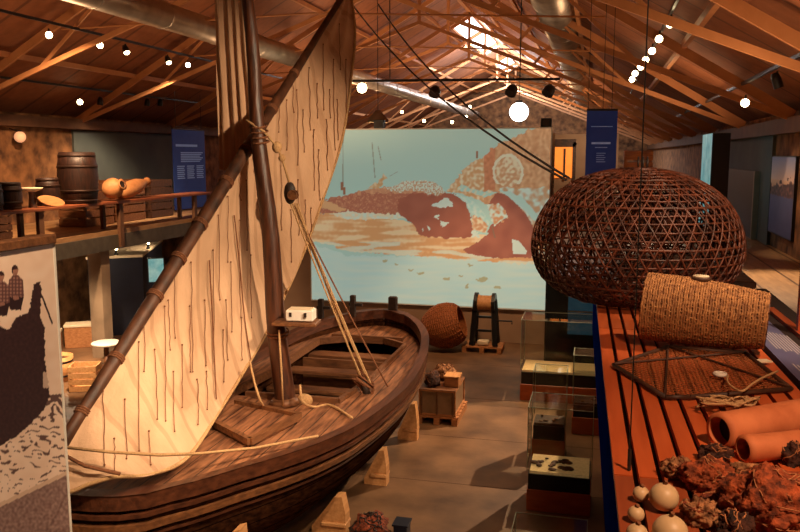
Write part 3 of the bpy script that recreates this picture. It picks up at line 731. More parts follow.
prof = [(.16, -.55), (.34, -.42), (.47, -.2), (.52, 0), (.5, .18), (.44, .34), (.36, .42)]
M['wick2'] = mat('orange brown wicker', (124, 66, 30), (186, 108, 54), scale=20, rough=.7, bump=.4)
MB().lathe([(r - .01, z) for r, z in prof], bc + V((0, 0, .56)), rotB, 28, True, False).build('basket_wall', 'wick2', fb, True)
ringbasket(bc + V((0, 0, .56)), rotB, prof, 'weave', 'wick2', fb, 21, .015, 26)
# display pallet with plexi crate and nets
DC = at(437, 424, Z=0) + V((0, .45, 0))
pallet(DC, .72, 1.0, 'wooden pallet beneath the framed crate beside the boat bow')
cr = thing('framed_crate', 'pale boxed crate with wooden frame standing on the pallet beside the boat bow', 'crate', DC + V((0, 0, .145)))
fr = MB(); w, d, hh = .6, .9, .42
for x in (-1, 1):
    for y in (-1, 1): fr.bar(DC + V((x * w / 2, y * d / 2, .145)), DC + V((x * w / 2, y * d / 2, .145 + hh)), .025, .025)
for z in (.16, .145 + hh):
    for y in (-1, 1): fr.bar(DC + V((-w / 2, y * d / 2, z)), DC + V((w / 2, y * d / 2, z)), .025, .025)
    for x in (-1, 1): fr.bar(DC + V((x * w / 2, -d / 2, z)), DC + V((x * w / 2, d / 2, z)), .025, .025)
fr.build('crate_frame', 'pallet', cr)
MB().box(DC + V((0, 0, .145 + hh / 2)), (w - .02, d - .02, hh - .04)).build('side_board', mat('pale crate board', (120, 92, 64), (146, 114, 82), scale=5, rough=.7), cr)
for x in (-.26, 0, .26):
    MB().bar(DC + V((x, -d / 2 - .008, .16)), DC + V((x, -d / 2 - .008, .145 + hh)), .03, .016).build('side_batten', 'thwart', cr)
MB().box(DC + V((0, 0, .145 + hh + .01)), (w + .02, d + .02, .025)).build('lid', 'thwart', cr)
def lump(name, c, sz, m, parent, seed=0, amp=.3, n=18, cords=0, cm='netcord', cr_=.004):
    c = V(c); b = MB(); rows = []
    def sp(a, e):
        d = V((cos(a) * cos(e), sin(a) * cos(e), sin(e)))
        k = 1 + amp * noise.noise(d * 1.7 + V((seed, 0, 0))) + amp * .5 * noise.noise(d * 4.5 + V((0, seed, 0))) + amp * .3 * noise.noise(d * 11 + V((0, 0, seed))) + (amp * .22 * noise.noise(d * 27 + V((seed, 3, 0))) if n > 30 else 0)
        p = V((d.x * sz[0], d.y * sz[1], d.z * sz[2])) * k
        if p.z < -sz[2] * .55: p.z = -sz[2] * .55
        return c + p
    for i in range(n + 1):
        e = -pi / 2 + pi * i / n
        rows.append([sp(2 * pi * j / (2 * n), e) for j in range(2 * n + 1)])
    b.grid(rows); o = b.build(name, m, parent, True)
    if cords:
        k = MB(); rn = random.Random(seed)
        for _ in range(cords):
            a = rn.uniform(0, 2 * pi); e = rn.uniform(-.1, 1.4); da = rn.uniform(-.25, .25); de = rn.uniform(-.18, .18); pts = []
            for s_ in range(10):
                a += da + rn.uniform(-.12, .12); e += de + rn.uniform(-.1, .1); e = max(-.3, min(1.5, e))
                q = sp(a, e); pts.append(c + (q - c) * 1.03)
            k.tube(pts, cr_, 4)
        k.build('loose_cord', cm, o if parent is None or True else parent, True)
    return o
cx_ = DC + V((0, 0, .145 + hh + .02))
wbx = thing('wooden_box', 'small plain wooden box on the lid of the framed crate', 'box', cx_ + V((.18, -.05, .006)))
MB().box(cx_ + V((.2, -.1, .087)), (.24, .3, .16), bev=.01).build('box_body', 'pallet', wbx)
MB().box(cx_ + V((.2, -.1, .177)), (.26, .32, .02)).build('box_lid', 'pine', wbx)
tag(lump('net_bundle', cx_ + V((-.14, -.2, .1)), (.14, .17, .14), 'net3', None, 3, .35, 14, 20, 'drope', .007), 'dark tangled net heaped beside the wooden box on the framed crate', 'net')
tag(lump('net_bundle', cx_ + V((-.0, .24, .1)), (.2, .15, .15), 'net4', None, 5, .35, 14, 20, 'drope', .007), 'tan net heap at the far end of the framed crate lid', 'net')
q = at(358, 530, Z=0)
tag(lump('net_heap', q + V((.2, -.16, .1)), (.22, .26, .17), 'net1', None, 8, .4, 18, 40, 'iron', .008), 'dark red brown net heap on the floor beside the largest chock', 'net')
bb = at(402, 537, Z=0)
bx = thing('blue_crate', 'small dark blue bin on the floor at the frame edge by the net heap', 'bin', bb)
MB().box(bb + V((0, 0, .09)), (.16, .2, .18), bev=.01).build('bin_body', 'navy', bx); MB().box(bb + V((0, 0, .185)), (.19, .23, .02)).build('rim', 'navy', bx)
# ================================================================== SLATTED STAND (right gallery)
TZ = H - 1.0
st = thing('slatted_stand', 'long display stand topped with red varnished slats on the gallery edge', 'display stand', (.4, 3, MZ))
tx = lambda y: .075 - .022 * (y - 2.6)      # left edge drifts slightly
def stand_module(y0, y1, dx, m):
    b = MB(); n = 11; pitch = .0755
    for k in range(n):
        x0a, x0b = tx(y0) + dx + k * pitch, tx(y1) + dx + k * pitch
        w = .057
        b.add([(x0a, y0, TZ - .025), (x0a + w, y0, TZ - .025), (x0b + w, y1, TZ - .025), (x0b, y1, TZ - .025), (x0a, y0, TZ), (x0a + w, y0, TZ), (x0b + w, y1, TZ), (x0b, y1, TZ)], [(4, 5, 6, 7), (0, 1, 5, 4), (1, 2, 6, 5), (2, 3, 7, 6), (3, 0, 4, 7)])
    b.build('slat_panel', m, st)
M['slat2'] = mat('darker slats', (140, 66, 36), (164, 84, 48), scale=4, stretch=(6, .6, 6), rough=.4, bump=.05)
M['slat3'] = mat('far slats', (176, 80, 38), (196, 96, 50), scale=4, stretch=(6, .6, 6), rough=.4, bump=.05)
stand_module(1.2, 2.5, .0, 'slat2'); stand_module(2.51, 4.72, 0, 'slat'); stand_module(4.73, 6.6, 0, 'slat3')
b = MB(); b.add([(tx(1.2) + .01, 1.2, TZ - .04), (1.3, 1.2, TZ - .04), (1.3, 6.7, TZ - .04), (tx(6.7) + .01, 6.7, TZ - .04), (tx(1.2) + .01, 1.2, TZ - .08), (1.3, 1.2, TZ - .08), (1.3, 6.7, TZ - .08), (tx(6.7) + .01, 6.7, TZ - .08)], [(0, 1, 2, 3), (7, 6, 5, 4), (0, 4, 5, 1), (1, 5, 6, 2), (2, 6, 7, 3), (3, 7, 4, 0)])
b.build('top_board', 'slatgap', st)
b = MB(); y0, y1 = 1.2, 6.7
b.add([(tx(y0) + .0, y0, TZ - .42), (tx(y1), y1, TZ - .42), (tx(y1), y1, TZ - .03), (tx(y0) + .0, y0, TZ - .03), (tx(y0) + .03, y0, TZ - .42), (tx(y1) + .03, y1, TZ - .42), (tx(y1) + .03, y1, TZ - .03), (tx(y0) + .03, y0, TZ - .03)], [(0, 1, 2, 3), (7, 6, 5, 4), (3, 2, 6, 7), (0, 3, 7, 4), (1, 5, 6, 2)])
b.build('side_panel', 'blue', st)
for y in (1.6, 4.0, 6.3):
  for lx in (.56, 1.1): MB().box((lx, y, (MZ + TZ - .08) / 2), (.08, .08, TZ - .08 - MZ)).build('leg', 'black', st)
# sloping label panel along the gallery side
xr = lambda y: tx(y) + .85
lp = MB(); y0, y1 = 1.2, 5.75
lp.add([(xr(y0), y0, TZ), (xr(y1), y1, TZ), (xr(y1) + .26, y1, TZ - .05), (xr(y0) + .26, y0, TZ - .05), (xr(y0), y0, TZ - .04), (xr(y1), y1, TZ - .04), (xr(y1) + .26, y1, TZ - .09), (xr(y0) + .26, y0, TZ - .09)], [(3, 2, 1, 0), (4, 5, 6, 7), (0, 1, 5, 4), (2, 3, 7, 6)])
lpo = lp.build('label_panel', 'panelblue', st)
rn = random.Random(4)
def panelpt(y, u, o=.002): return V((xr(y) + u * .26, y, TZ - .05 * u + o))
for (ya, yb) in ((4.35, 4.95), (3.55, 4.15), (2.7, 3.2)):
    tt = MB()
    for k in range(9):
        u0 = .2 + k * .075; y_s = yb; L = (yb - ya) * (rn.uniform(.75, 1) if k < 8 else .5)
        a, b_ = panelpt(y_s, u0), panelpt(y_s - L, u0); c_, d2 = panelpt(y_s - L, u0 + .03), panelpt(y_s, u0 + .03); tt.quad(a, b_, c_, d2)
    tt.build('lettering', 'paneltext', lpo)
MB().bar((xr(1.2) + .29, 1.2, TZ - .06), (xr(5.75) + .29, 5.75, TZ - .06), .05, .09).build('edge_strip', 'redwood', st)
# ---- big woven dome trap
def dome(c, label):
    c = V(c); o = thing('dome_fish_trap', label, 'fish trap', c)
    prof = [(.40, .0), (.54, .06), (.645, .16), (.695, .29), (.70, .40), (.665, .54), (.58, .68), (.46, .78), (.31, .85), (.16, .885), (.05, .895)]
    ppts = catmull([V((r, 0, z)) for r, z in prof], 6); n = len(ppts) - 1
    Ls = [0]
    for a, b in zip(ppts, ppts[1:]): Ls.append(Ls[-1] + (b - a).length)
    def P(s, a, k=1.0):
        s *= Ls[-1]
        for i in range(n):
            if s <= Ls[i + 1] + 1e-9:
                q = ppts[i].lerp(ppts[i + 1], (s - Ls[i]) / (Ls[i + 1] - Ls[i])); break
        return c + V((q.x * k * cos(a), q.x * k * sin(a), q.z))
    rg = MB()
    for i in range(27):
        s = i / 26 * .985 + .005
        rg.tube([P(s, 2 * pi * k / 56) + V((0, 0, random.uniform(-.003, .003))) for k in range(56)], 0.0075 if i % 5 else .011, 4, closed=True)
    rg.build('hoop_weave', 'wicker', o, True)
    for sg, nm in ((1, 'slant_weave'), (-1, 'slant_weave')):
        b = MB(); N = 54
        for k in range(N):
            a0 = 2 * pi * k / N
            top = .93 if k % 2 == 0 else .72
            b.tube([P(s * top, a0 + sg * 1.15 * s * top, 1.006) for s in [i / 20 for i in range(21)]], .0066, 4)
        b.build(nm, 'wicker', o, True)
    b = MB(); N = 40
    for sg in (1, -1):
        for k in range(N):
            a0 = 2 * pi * (k + .5) / N
            b.tube([P(s * .86, a0 + sg * .8 * s, .965) for s in [i / 16 for i in range(17)]], .0062, 4)
    b.build('inner_weave', 'wicker', o, True)
    # inner throat
    b = MB()
    for k in range(22):
        a = 2 * pi * k / 22
        b.tube([P(.97, a), c + V((.10 * cos(a + .3), .10 * sin(a + .3), .72)), c + V((.17 * cos(a + .8), .17 * sin(a + .8), .42)), c + V((.24 * cos(a + 1.2), .24 * sin(a + 1.2), .3))], .006, 4)
    for i in range(9):
        z = lerp(.32, .8, i / 8); r = lerp(.235, .1, i / 8); b.tube([c + V((r * cos(2 * pi * k / 20), r * sin(2 * pi * k / 20), z)) for k in range(20)], .007, 4, closed=True)
    b.build('throat', 'wicker', o, True)
    b = MB()
    for i in range(8):
        r = .4 - i * .05; b.tube([c + V((r * cos(2 * pi * k / 30), r * sin(2 * pi * k / 30), .006)) for k in range(30)], .007, 4, closed=True)
    for k in range(14): b.tube([c + V((.42 * cos(k * pi / 7), .42 * sin(k * pi / 7), .01)), c + V((.02 * cos(k * pi / 7), .02 * sin(k * pi / 7), .01))], .006, 4)
    b.build('base_weave', 'wicker', o, True)
    b = MB()
    for k in range(3): b.tube([c + V((0.03 * k, .04 * sin(a * pi / 6), .93 + .04 * cos(a * pi / 6))) for a in range(12)], .006, 4, closed=True)
    b.build('lifting_ring', 'iron', o)
    return o
dome((.255, 5.74, TZ + .016), 'huge dark red woven wicker dome trap overhanging the end of the slatted stand')
# ---- cylinder rope pot
rA, rB = .176, .142
ca, cb_ = at(646, 318, Y=4.36), at(764, 325, Y=4.26); ca.z = TZ + rA + .034; cb_.z = TZ + rB + .034
ax = (cb_ - ca).normalized(); rotc = ax.to_track_quat('Z', 'Y').to_matrix(); Lc = (cb_ - ca).length
pot = thing('cylinder_trap', 'tan rope bound barrel shaped trap lying on the slats in front of the dome', 'fish trap', (ca + cb_) / 2 - V((0, 0, .17)))
def rC(z): return lerp(rA, rB, z / Lc) + .012 * sin(pi * z / Lc)
MB().lathe([(rC(Lc * k / 8) - .016, Lc * k / 8) for k in range(9)], ca, rotc, 28, True, True).build('inner_shade', 'darkin', pot, True)  # dark core stands in for the shade inside the rope weave
for i in range(24):
    z = Lc * i / 23; b = MB()
    for d_z in (-.0055, .0055):
        b.tube([ca + rotc @ V(((rC(z) + .004 * noise.noise(V((k * .9, i, d_z * 900))) - .004) * cos(2 * pi * k / 40), (rC(z) + .004 * noise.noise(V((k * .9, i, d_z * 900))) - .004) * sin(2 * pi * k / 40), z + d_z + .0022 * sin(k * 2.6 + i))) for k in range(40)], .0068, 5, closed=True)
    b.build('rope_hoop', 'ropeweave', pot, True)
b = MB()
for k in range(44):
    a = 2 * pi * k / 44
    b.tube([ca + rotc @ V(((rC(Lc * i / 46) - .006 + .006 * (i % 2)) * cos(a + .04 * sin(i * .5 + k)), (rC(Lc * i / 46) - .006 + .006 * (i % 2)) * sin(a + .04 * sin(i * .5 + k)), Lc * i / 46)) for i in range(47)], .0042, 4)
b.build('lengthwise_cord', 'ropeweave', pot, True)
for e, re in ((-.012, rA), (Lc + .012, rB)):
    b = MB()
    for r in (.3, .55, .82): b.tube([ca + rotc @ V((re * r * cos(2 * pi * k / 20), re * r * sin(2 * pi * k / 20), e)) for k in range(20)], .006, 4, closed=True)
    for k in range(12): b.tube([ca + rotc @ V((re * .96 * cos(k * pi / 6), re * .96 * sin(k * pi / 6), e)), ca + rotc @ V((.03 * cos(k * pi / 6), .03 * sin(k * pi / 6), e))], .006, 4)
    b.build('end_weave', 'wicker', pot, True)
tp = ca.lerp(cb_, .46) + V((0, 0, rC(Lc * .46)))
lid = MB().lathe([(.046, -.012), (.05, .006), (.046, .014)], tp, None, 18).build('lid', 'dwood', pot, True)
MB().lathe([(.042, .0), (.04, .006)], tp + V((0, 0, .0145)), None, 18).build('lid_disc', 'cream', lid, True)
# ---- flat netted frame
fz = TZ + .016
fp = [at(613.5, 365, Z=fz), at(665, 397, Z=fz), at(690, 397, Z=fz), at(791, 389, Z=fz), at(745, 353, Z=fz), at(668, 347, Z=fz)]
ff = thing('flat_net_frame', 'flat six sided wooden frame strung with brown netting lying on the slats', 'net frame', sum(fp, V()) / 6)
b = MB()
for i in range(6): b.tube([fp[i], fp[(i + 1) % 6]], .011, 7)
b.build('frame_rod', 'dwood', ff, True)
b = MB(); b.tube([fp[0] + V((0, 0, .006)), fp[4] + V((0, 0, .006))], .006, 5); b.tube([fp[1] + V((0, 0, .006)), fp[5] + V((0, 0, .006))], .006, 5); b.tube([fp[5] + V((0, 0, .006)), fp[3] + V((0, 0, .006))], .006, 5)
b.build('cross_rod', 'dwood', ff)
b = MB(); cen = sum(fp, V()) / 6
lo = V((min(p.x for p in fp), min(p.y for p in fp))); hi = V((max(p.x for p in fp), max(p.y for p in fp)))
P2 = [(p.x, p.y) for p in fp]
def clipline(p, d):
    ts = []
    for i in range(6):
        a, c = V(P2[i]), V(P2[(i + 1) % 6]); e = c - a; den = d.x * e.y - d.y * e.x
        if abs(den) < 1e-9: continue
        w = a - p; t = (w.x * e.y - w.y * e.x) / den; u = (w.x * d.y - w.y * d.x) / den
        if 0 <= u <= 1: ts.append(t)
    return (min(ts), max(ts)) if len(ts) > 1 else None
for ang in (R(42), R(-42)):
    d = V((cos(ang), sin(ang))); nn = V((-d.y, d.x))
    for k in range(-26, 27):
        p = V((cen.x, cen.y)) + nn * (k * .025); r = clipline(p, d)
        if r:
            a, c = p + d * r[0], p + d * r[1]; b.bar((a.x, a.y, fz - .003), (c.x, c.y, fz - .003), .0042, .002)
b.build('netting', mat('brown twine', (140, 78, 38), (168, 98, 50), rough=.9), ff)
# ring float and ropes
rp_ = at(720, 374, Z=fz + .024)
tag(MB().tube([rp_ + V((.022 * cos(a * pi / 10), .022 * sin(a * pi / 10), .0)) for a in range(20)], .009, 8, closed=True).build('ring_float', 'white', None, True), 'small white ring float lying on the brown netting of the flat frame', 'float')
rn = random.Random(11)
def ropeline(pts, r, label, m='rope', cat='rope'):
    return tag(MB().tube(catmull(pts, 6), r, 6).build('rope', m, None, True), label, cat)
ropeline([rp_ + V((.03, -.02, .0)), at(727, 380, Z=fz + .018 + .02), at(731, 386, Z=fz + .018 + .024), at(742, 391, Z=fz + .018 + .022), at(752, 384, Z=fz + .018 + .025), at(764, 377, Z=fz + .018 + .022), at(778, 371, Z=fz + .018 + .02)], .005, 'thin pale rope running from the ring float across the flat frame')
pts = []
for k in range(60):
    a = k * 1.9; c = at(728 + 27 * cos(a) * (.45 + .55 * rn.random()) + 10 * sin(k * .31), 401.5 + 6.5 * sin(a * 1.13) * (.4 + .6 * rn.random()), Z=TZ + .012 + .0008 * k)
    pts.append(c)
ropeline(pts, .0042, 'tangled coil of pale rope on the slats behind the clay tubes')
lc = at(763, 361, Z=TZ + .018)
ld = MB().box(lc, (.07, .05, .006), rot=Matrix.Rotation(.4, 3, 'Z')); tag(ld.build('name_card', 'cream'), 'small cream card lying beside the flat net frame by the label panel', 'card')
# ---- clay tubes
def claytube(a, b_, r, label):
    a, b_ = V(a), V(b_); axd = (b_ - a); Lk = axd.length; rot = axd.normalized().to_track_quat('Z', 'Y').to_matrix()
    o = thing('clay_tube', label, 'tube', (a + b_) / 2 - V((0, 0, r)))
    MB().lathe([(r * .78, 0), (r, .004), (r * 1.03, .02), (r, .05), (r * .99, Lk * .5), (r, Lk), (r * .78, Lk), (r * .76, Lk - .1), (r * .76, .0)], a, rot, 28, False, False).build('tube_wall', 'terracotta', o, True)
    MB().lathe([(r * .77, .05), (r * .77, .06)], a, rot, 24).build('bore_shade', 'darkin', o)  # dark disc stands in for the shade inside the open tube
    return o
r1 = .062
t0 = at(719, 431, Z=TZ + r1 * 1.05); t1 = at(806, 415, Z=TZ + r1 * 1.05)
dirn = (t1 - t0).normalized()
claytube(t0, t0 + dirn * .62, r1, 'longer terracotta tube lying across the slats, open end to the aisle')
r2 = .045
u0 = at(743, 449, Z=TZ + r2 * 1.05); claytube(u0, u0 + (dirn + V((0, -.2, 0))).normalized() * .45, r2, 'thinner terracotta tube half buried under the rust coloured nets')
# ---- nets and floats on the near end
NB = [((772, 506), (.125, .10, .10), 'net2', 21, .34, 'large orange net bundle filling the near corner of the slatted stand'),
      ((706, 479), (.07, .05, .058), 'net2', 22, .4, 'orange net wad with a black underside behind the cream floats'),
      ((752, 473), (.088, .02, .026), 'net4', 23, .45, 'long twisted tan and rust net lying in front of the thinner clay tube'),
      ((736, 529), (.042, .04, .046), 'net3', 24, .4, 'dark brown net bundle wedged before the large orange bundle'),
      ((790, 455), (.035, .04, .05), 'net3', 25, .35, 'dark net lump against the clay tube at the frame edge'),
      ((678, 470), (.045, .035, .04), 'net4', 26, .4, 'little tan net tuft on the slats just behind the floats'),
      ((701, 514), (.05, .04, .045), 'net4', 27, .4, 'tan net clump tucked against the two lowest floats'),
      ((718, 502), (.04, .03, .03), 'net1', 31, .4, 'rust brown net lump in the gap between orange wad and large bundle'),
      ((746, 486), (.04, .03, .035), 'net3', 30, .4, 'blackish net lump lying between the twisted net and the large bundle'),
      ((715, 455), (.045, .035, .036), 'net3', 28, .4, 'small dark net lump beside the open end of the clay tubes')]
for (x, y), sz, m, sd, am, lb in NB:
    p = at(x, y, Z=TZ + sz[2] * .55)
    tag(lump('net_bundle', p + V((0, 0, .0)), sz, m, None, sd, am, 44, 14, 'netcord' if m != 'net4' else 'net1', .0019), lb, 'net')
FL = [(664, 497, .041, 'biggest round cream float, with a dark seam, on the slats by the nets'), (641, 494, .024, 'cream float behind and touching the biggest one, toward the aisle'), (636, 514, .023, 'small cream float nearest the aisle edge of the stand'), (670, 532, .045, 'cream float cut off by the bottom frame edge below the biggest one'), (637, 534, .028, 'half hidden cream float at the bottom frame edge near the aisle')]
for x, y, r, lb in FL:
    p = at(x, y, Z=TZ + r); o = thing('round_float', lb, 'float', p - V((0, 0, r)))
    MB().ball(p, r, 14, (1, 1, .96)).build('float_shell', 'float', o, True)
    MB().tube([p + V((0, 0, r * .9)), p + V((.004, -.004, r * 1.2))], .006, 6).build('cord_eye', 'drope', o)
# vertical cable to the stand
tp = at(629, 470, Z=TZ + .002)
kb = thing('steel_cable', 'thin black cable dropping from the roof onto the slatted stand', 'cable', tp)
MB().tube([tp, tp + V((0, 0, 4.2))], .0022, 6).build('wire', 'black', kb)
MB().tube([tp, tp + V((0, 0, .07))], .006, 8).build('end_fitting', 'iron', kb)
# red wooden post at frame edge
gp = at(801.5, 330, Y=5.0)
struct(MB().box((gp.x, 5.0, (MZ + gp.z + .45) / 2), (.05, .05, gp.z + .45 - MZ)), 'trim_post', 'redwood')
# ================================================================== LEFT GALLERY SHELF
SZ = 3.45
sh = thing('shelf_table', 'long low plank shelf with posts along the edge of the far gallery', 'shelf', (-10.5, 14, MZ))
MB().box((-10.55, 13.6, SZ - .03), (.6, 13.0, .06), bev=.01).build('plank_top', mat('shelf plank', (120, 62, 34), (150, 84, 48), scale=4, stretch=(3, .5, 3), rough=.5), sh)
for y in (8, 10.5, 13.15, 15.8, 19.2):
    MB().box((-10.34, y, (MZ + SZ) / 2 - .2), (.08, .14, SZ - MZ + .36)).build('post', 'beam', sh)
    MB().box((-10.78, y, (MZ + SZ - .06) / 2), (.08, .1, SZ - .06 - MZ)).build('rear_leg', 'beam', sh)
def barrel(c, r, h_, label, nm='barrel', lidm='barrel'):
    c = V(c); o = thing(nm, label, 'barrel', c)
    MB().lathe([(r * .86, 0), (r * .95, h_ * .22), (r, h_ * .48), (r * .96, h_ * .75), (r * .86, h_), (r * .78, h_), (r * .78, h_ - .04)], c, None, 24).build('staves', 'barrel', o, True)
    for f, k in ((.06, .885), (.25, .97), (.72, .975), (.93, .895)):
        MB().lathe([(r * k, -.025), (r * k + .008, -.02), (r * k + .008, .02), (r * k, .025)], c + V((0, 0, h_ * f)), None, 24).build('hoop', 'hoop', o, True)
    return o
barrel((-10.56, 14.68, SZ), .41, 1.06, 'tall dark bulging barrel on the gallery shelf')
barrel((-10.66, 13.84, SZ), .23, .55, 'short dark cask standing against the tall barrel')
barrel((-10.6, 12.2, SZ), .22, .5, 'dark cask with pale rim at the panel end of the gallery shelf')
barrel((-10.62, 12.72, SZ), .22, .5, 'dark cask beside the pale dish on the gallery shelf')
bd = at(50, 201, X=-10.42)
pb = thing('oval_board', 'pale oval wooden board leaning against the short dark cask', 'board', (-10.38, bd.y, SZ))
rotp = Matrix.Rotation(R(-64), 3, 'Y')
b = MB(); n = 28; c0 = V((-10.31, 13.5, SZ + .085))
vs = [c0 + V((0, .38 * cos(a * 2 * pi / n), 0)) + V((-.03 if True else 0, 0, 0)) + V((-.035 * sin(a * 2 * pi / n), -.0, .1 * sin(a * 2 * pi / n) - .1 * cos(a * 2 * pi / n) * .55)) for a in range(n)]
vs = [v + V((0, 0, .03)) for v in vs]
b.add(vs + [v + V((.025, 0, .004)) for v in vs], [tuple(range(n)), tuple(range(2 * n - 1, n - 1, -1))] + [(i, (i + 1) % n, n + (i + 1) % n, n + i) for i in range(n)])
b.build('board_face', 'pine', pb)
wk = V((-10.45, 12.05, SZ))
wo = thing('round_hamper', 'small brown wicker hamper in front of the casks at the panel end', 'basket', wk)
pr2 = [(.14, 0), (.18, .1), (.2, .22), (.17, .33), (.1, .4)]
# keep hamper on the shelf, toward the hall
wk2 = V((-10.42, 11.62, SZ + .016)); wo.location = wk2
MB().lathe([(r - .012, z) for r, z in pr2], wk2, None, 20).build('hamper_wall', 'wick2', wo, True)
ringbasket(wk2, Matrix.Identity(3), pr2, 'weave', 'wick2', wo, 9, .014, 14)
ds = V((-10.55, 13.24, SZ)); do = thing('pale_dish', 'pale shallow dish raised on a stub between the two casks', 'dish', ds)
MB().lathe([(.08, 0), (.06, .2), (.07, .3)], ds, None, 14).build('stub', 'dwood', do); MB().lathe([(.07, 0), (.19, .05), (.2, .08), (.16, .08)], ds + V((0, 0, .3)), None, 20).build('dish_bowl', 'cream', do, True)
def amphora(c, rot, L, r, label, taper=1.0):
    c = V(c); o = thing('clay_jar', label, 'jar', c - V((0, 0, 0)))
    prof = [(.01, 0), (r * .5, L * .05), (r * .85, L * .2), (r, L * .42), (r * .92 * taper, L * .65), (r * .6 * taper, L * .82), (r * .42 * taper, L * .9), (r * .42 * taper, L * .97), (r * .55 * taper, L), (r * .36 * taper, L)]
    MB().lathe(prof, c, rot, 20, True, False).build('jar_body', 'amphora', o, True)
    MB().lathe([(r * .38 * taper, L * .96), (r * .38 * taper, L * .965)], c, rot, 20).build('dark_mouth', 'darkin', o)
    return o
amphora((-10.56, 15.6, SZ + .2), V((.62, -.05, .22)).normalized().to_track_quat('Z', 'Y').to_matrix(), .50, .23, 'squat clay jar lying with its dark mouth toward the hall')
amphora((-10.52, 15.98, SZ + .11), V((-.02, 1.0, .2)).normalized().to_track_quat('Z', 'Y').to_matrix(), 1.35, .19, 'long slim clay jar lying along the gallery shelf with raised neck')
# crates behind shelf
def crate(c, sz, label, m='thwart', slats=4, rz=0, cat='crate'):
    c = V(c); o = thing('wooden_crate', label, cat, c); rot = Matrix.Rotation(rz, 3, 'Z'); w, d, h_ = sz
    b = MB()
    for k in range(slats):
        z = h_ * (k + .5) / slats; hh = h_ / slats * .82
        for s_ in (-1, 1):
            b.box(c + rot @ V((0, s_ * d / 2, z)), (w, .02, hh), rot); b.box(c + rot @ V((s_ * w / 2, 0, z)), (.02, d, hh), rot)
    b.build('slat_side', m, o)
    b = MB()
    for x in (-1, 1):
        for y in (-1, 1): b.box(c + rot @ V((x * (w / 2 - .03), y * (d / 2 - .03), h_ / 2)), (.04, .04, h_), rot)
    b.build('corner_post', m, o)
    MB().box(c + rot @ V((0, 0, .015)), (w - .03, d - .03, .03), rot).build('crate_floor', m, o)
    return o
for k, (y, lb) in enumerate(((16.6, 'slatted crate on the gallery floor behind the long slim jar'), (18.0, 'slatted crate on the gallery floor past the neck of the slim jar'), (19.4, 'slatted crate on the gallery floor nearest the blue text banner'))):
    crate((-11.75, y, MZ), (.7, 1.1, 1.0 + .05 * (k % 2)), lb, 'dwood' if k == 2 else 'thwart', 5)
crate((-11.7, 13.0, MZ), (.7, 1.2, .6), 'low slatted crate on the gallery floor behind the casks', 'dwood', 4)
# ---- below the gallery
crs = [((78, 388), (.7, .6, .55), 'big pale crate on the floor below the gallery, nearest the photo panel'), ((102, 392), (.7, .55, .5), 'pale crate next to the yard, below the gallery'), ]
c1 = at(68, 392, Z=0); c2 = at(96, 388, Z=0); 
crate(at(86, 389, Z=0), (.5, .4, .5), 'pale slatted crate on the floor below the gallery, in front of the round table', 'pine', 4, .35)
crate((-12.35, 14.9, 0), (.7, .6, .7), 'brown slatted crate by the rough wall behind the concrete column', 'thwart', 4, .1)
tbp = at(58, 380, Z=0); tu = thing('wooden_tub', 'round wooden tub on the floor right beside the photo panel', 'tub', tbp)
MB().lathe([(.26, 0), (.31, .5), (.29, .5), (.25, .1)], tbp, None, 22).build('staves', 'pine', tu, True)
for z, r in ((.12, .276), (.4, .303)): MB().lathe([(r, -.02), (r + .006, 0), (r, .02)], tbp + V((0, 0, z)), None, 22).build('hoop', 'hoop', tu, True)
rt_ = at(106, 342, Z=.55); rt_.z = 0; ro = thing('round_table', 'round table with a bright white top at the foot of the concrete column', 'table', rt_)
MB().lathe([(.28, .50), (.30, .52), (.30, .54), (.28, .55)], rt_, None, 28).build('table_top', 'white', ro, True)
MB().lathe([(.18, 0), (.17, .04), (.06, .08), (.05, .50)], rt_, None, 16).build('pedestal', 'thwart', ro, True)
for (x, y, Zb, sz, lb) in ((80, 346, 0, (.6, .4, .5), 'plain pale carton on the floor behind the wooden tub'), (52, 350, 0, (.42, .36, .42), 'smaller plain carton next to the photo panel edge, behind the tub')):
    p = at(x, y, Z=Zb); o = thing('storage_carton', lb, 'box', p); rot = Matrix.Rotation(.5, 3, 'Z')
    MB().box(p + V((0, 0, sz[2] / 2)), sz, rot, .01).build('carton_body', 'pallet', o); MB().box(p + V((0, 0, sz[2] + .02)), (sz[0] + .03, sz[1] + .03, .06), rot, .01).build('lid', 'cream', o)
wallbox('wall_lower_back', -13.1, -13.0, 8, 15.2, 0, MZ - .22, stone)
bo = thing('exhibit_booth', 'navy box shaped booth with a pale flat top under the far gallery', 'booth', (-11.8, 19, 0))
BP = [V((-12.0, 16.87, 0)), V((-10.95, 17.66, 0)), V((-12.35, 20.9, 0)), V((-13.2, 20.2, 0))]
BP[1] = V((-10.98, 17.64, 0))
b = MB(); b.add([p for p in BP] + [p + V((0, 0, 1.94)) for p in BP], [(0, 1, 5, 4), (1, 2, 6, 5), (2, 3, 7, 6), (3, 0, 4, 7), (3, 2, 1, 0)]); b.build('booth_wall', 'navy', bo)
cc = sum(BP, V()) / 4
b = MB(); q = [cc + (p - cc) * 1.03 for p in BP]; b.add([p + V((0, 0, 1.94)) for p in q] + [p + V((0, 0, 2.0)) for p in q], [(4, 5, 6, 7), (3, 2, 1, 0), (0, 1, 5, 4), (1, 2, 6, 5), (2, 3, 7, 6), (3, 0, 4, 7)]); b.build('booth_top', 'cream', bo)
bu = (BP[1] - BP[0]).normalized(); bn = V((bu.y, -bu.x, 0))
def onbooth(x, y, off): d = ray(x, y); t = (BP[0] + bn * off - CAM).dot(bn) / d.dot(bn); return CAM + d * t
scn_c = thing('lit_screen', 'glowing cyan monitor on the navy booth below the gallery', 'screen', onbooth(155, 270, .03))
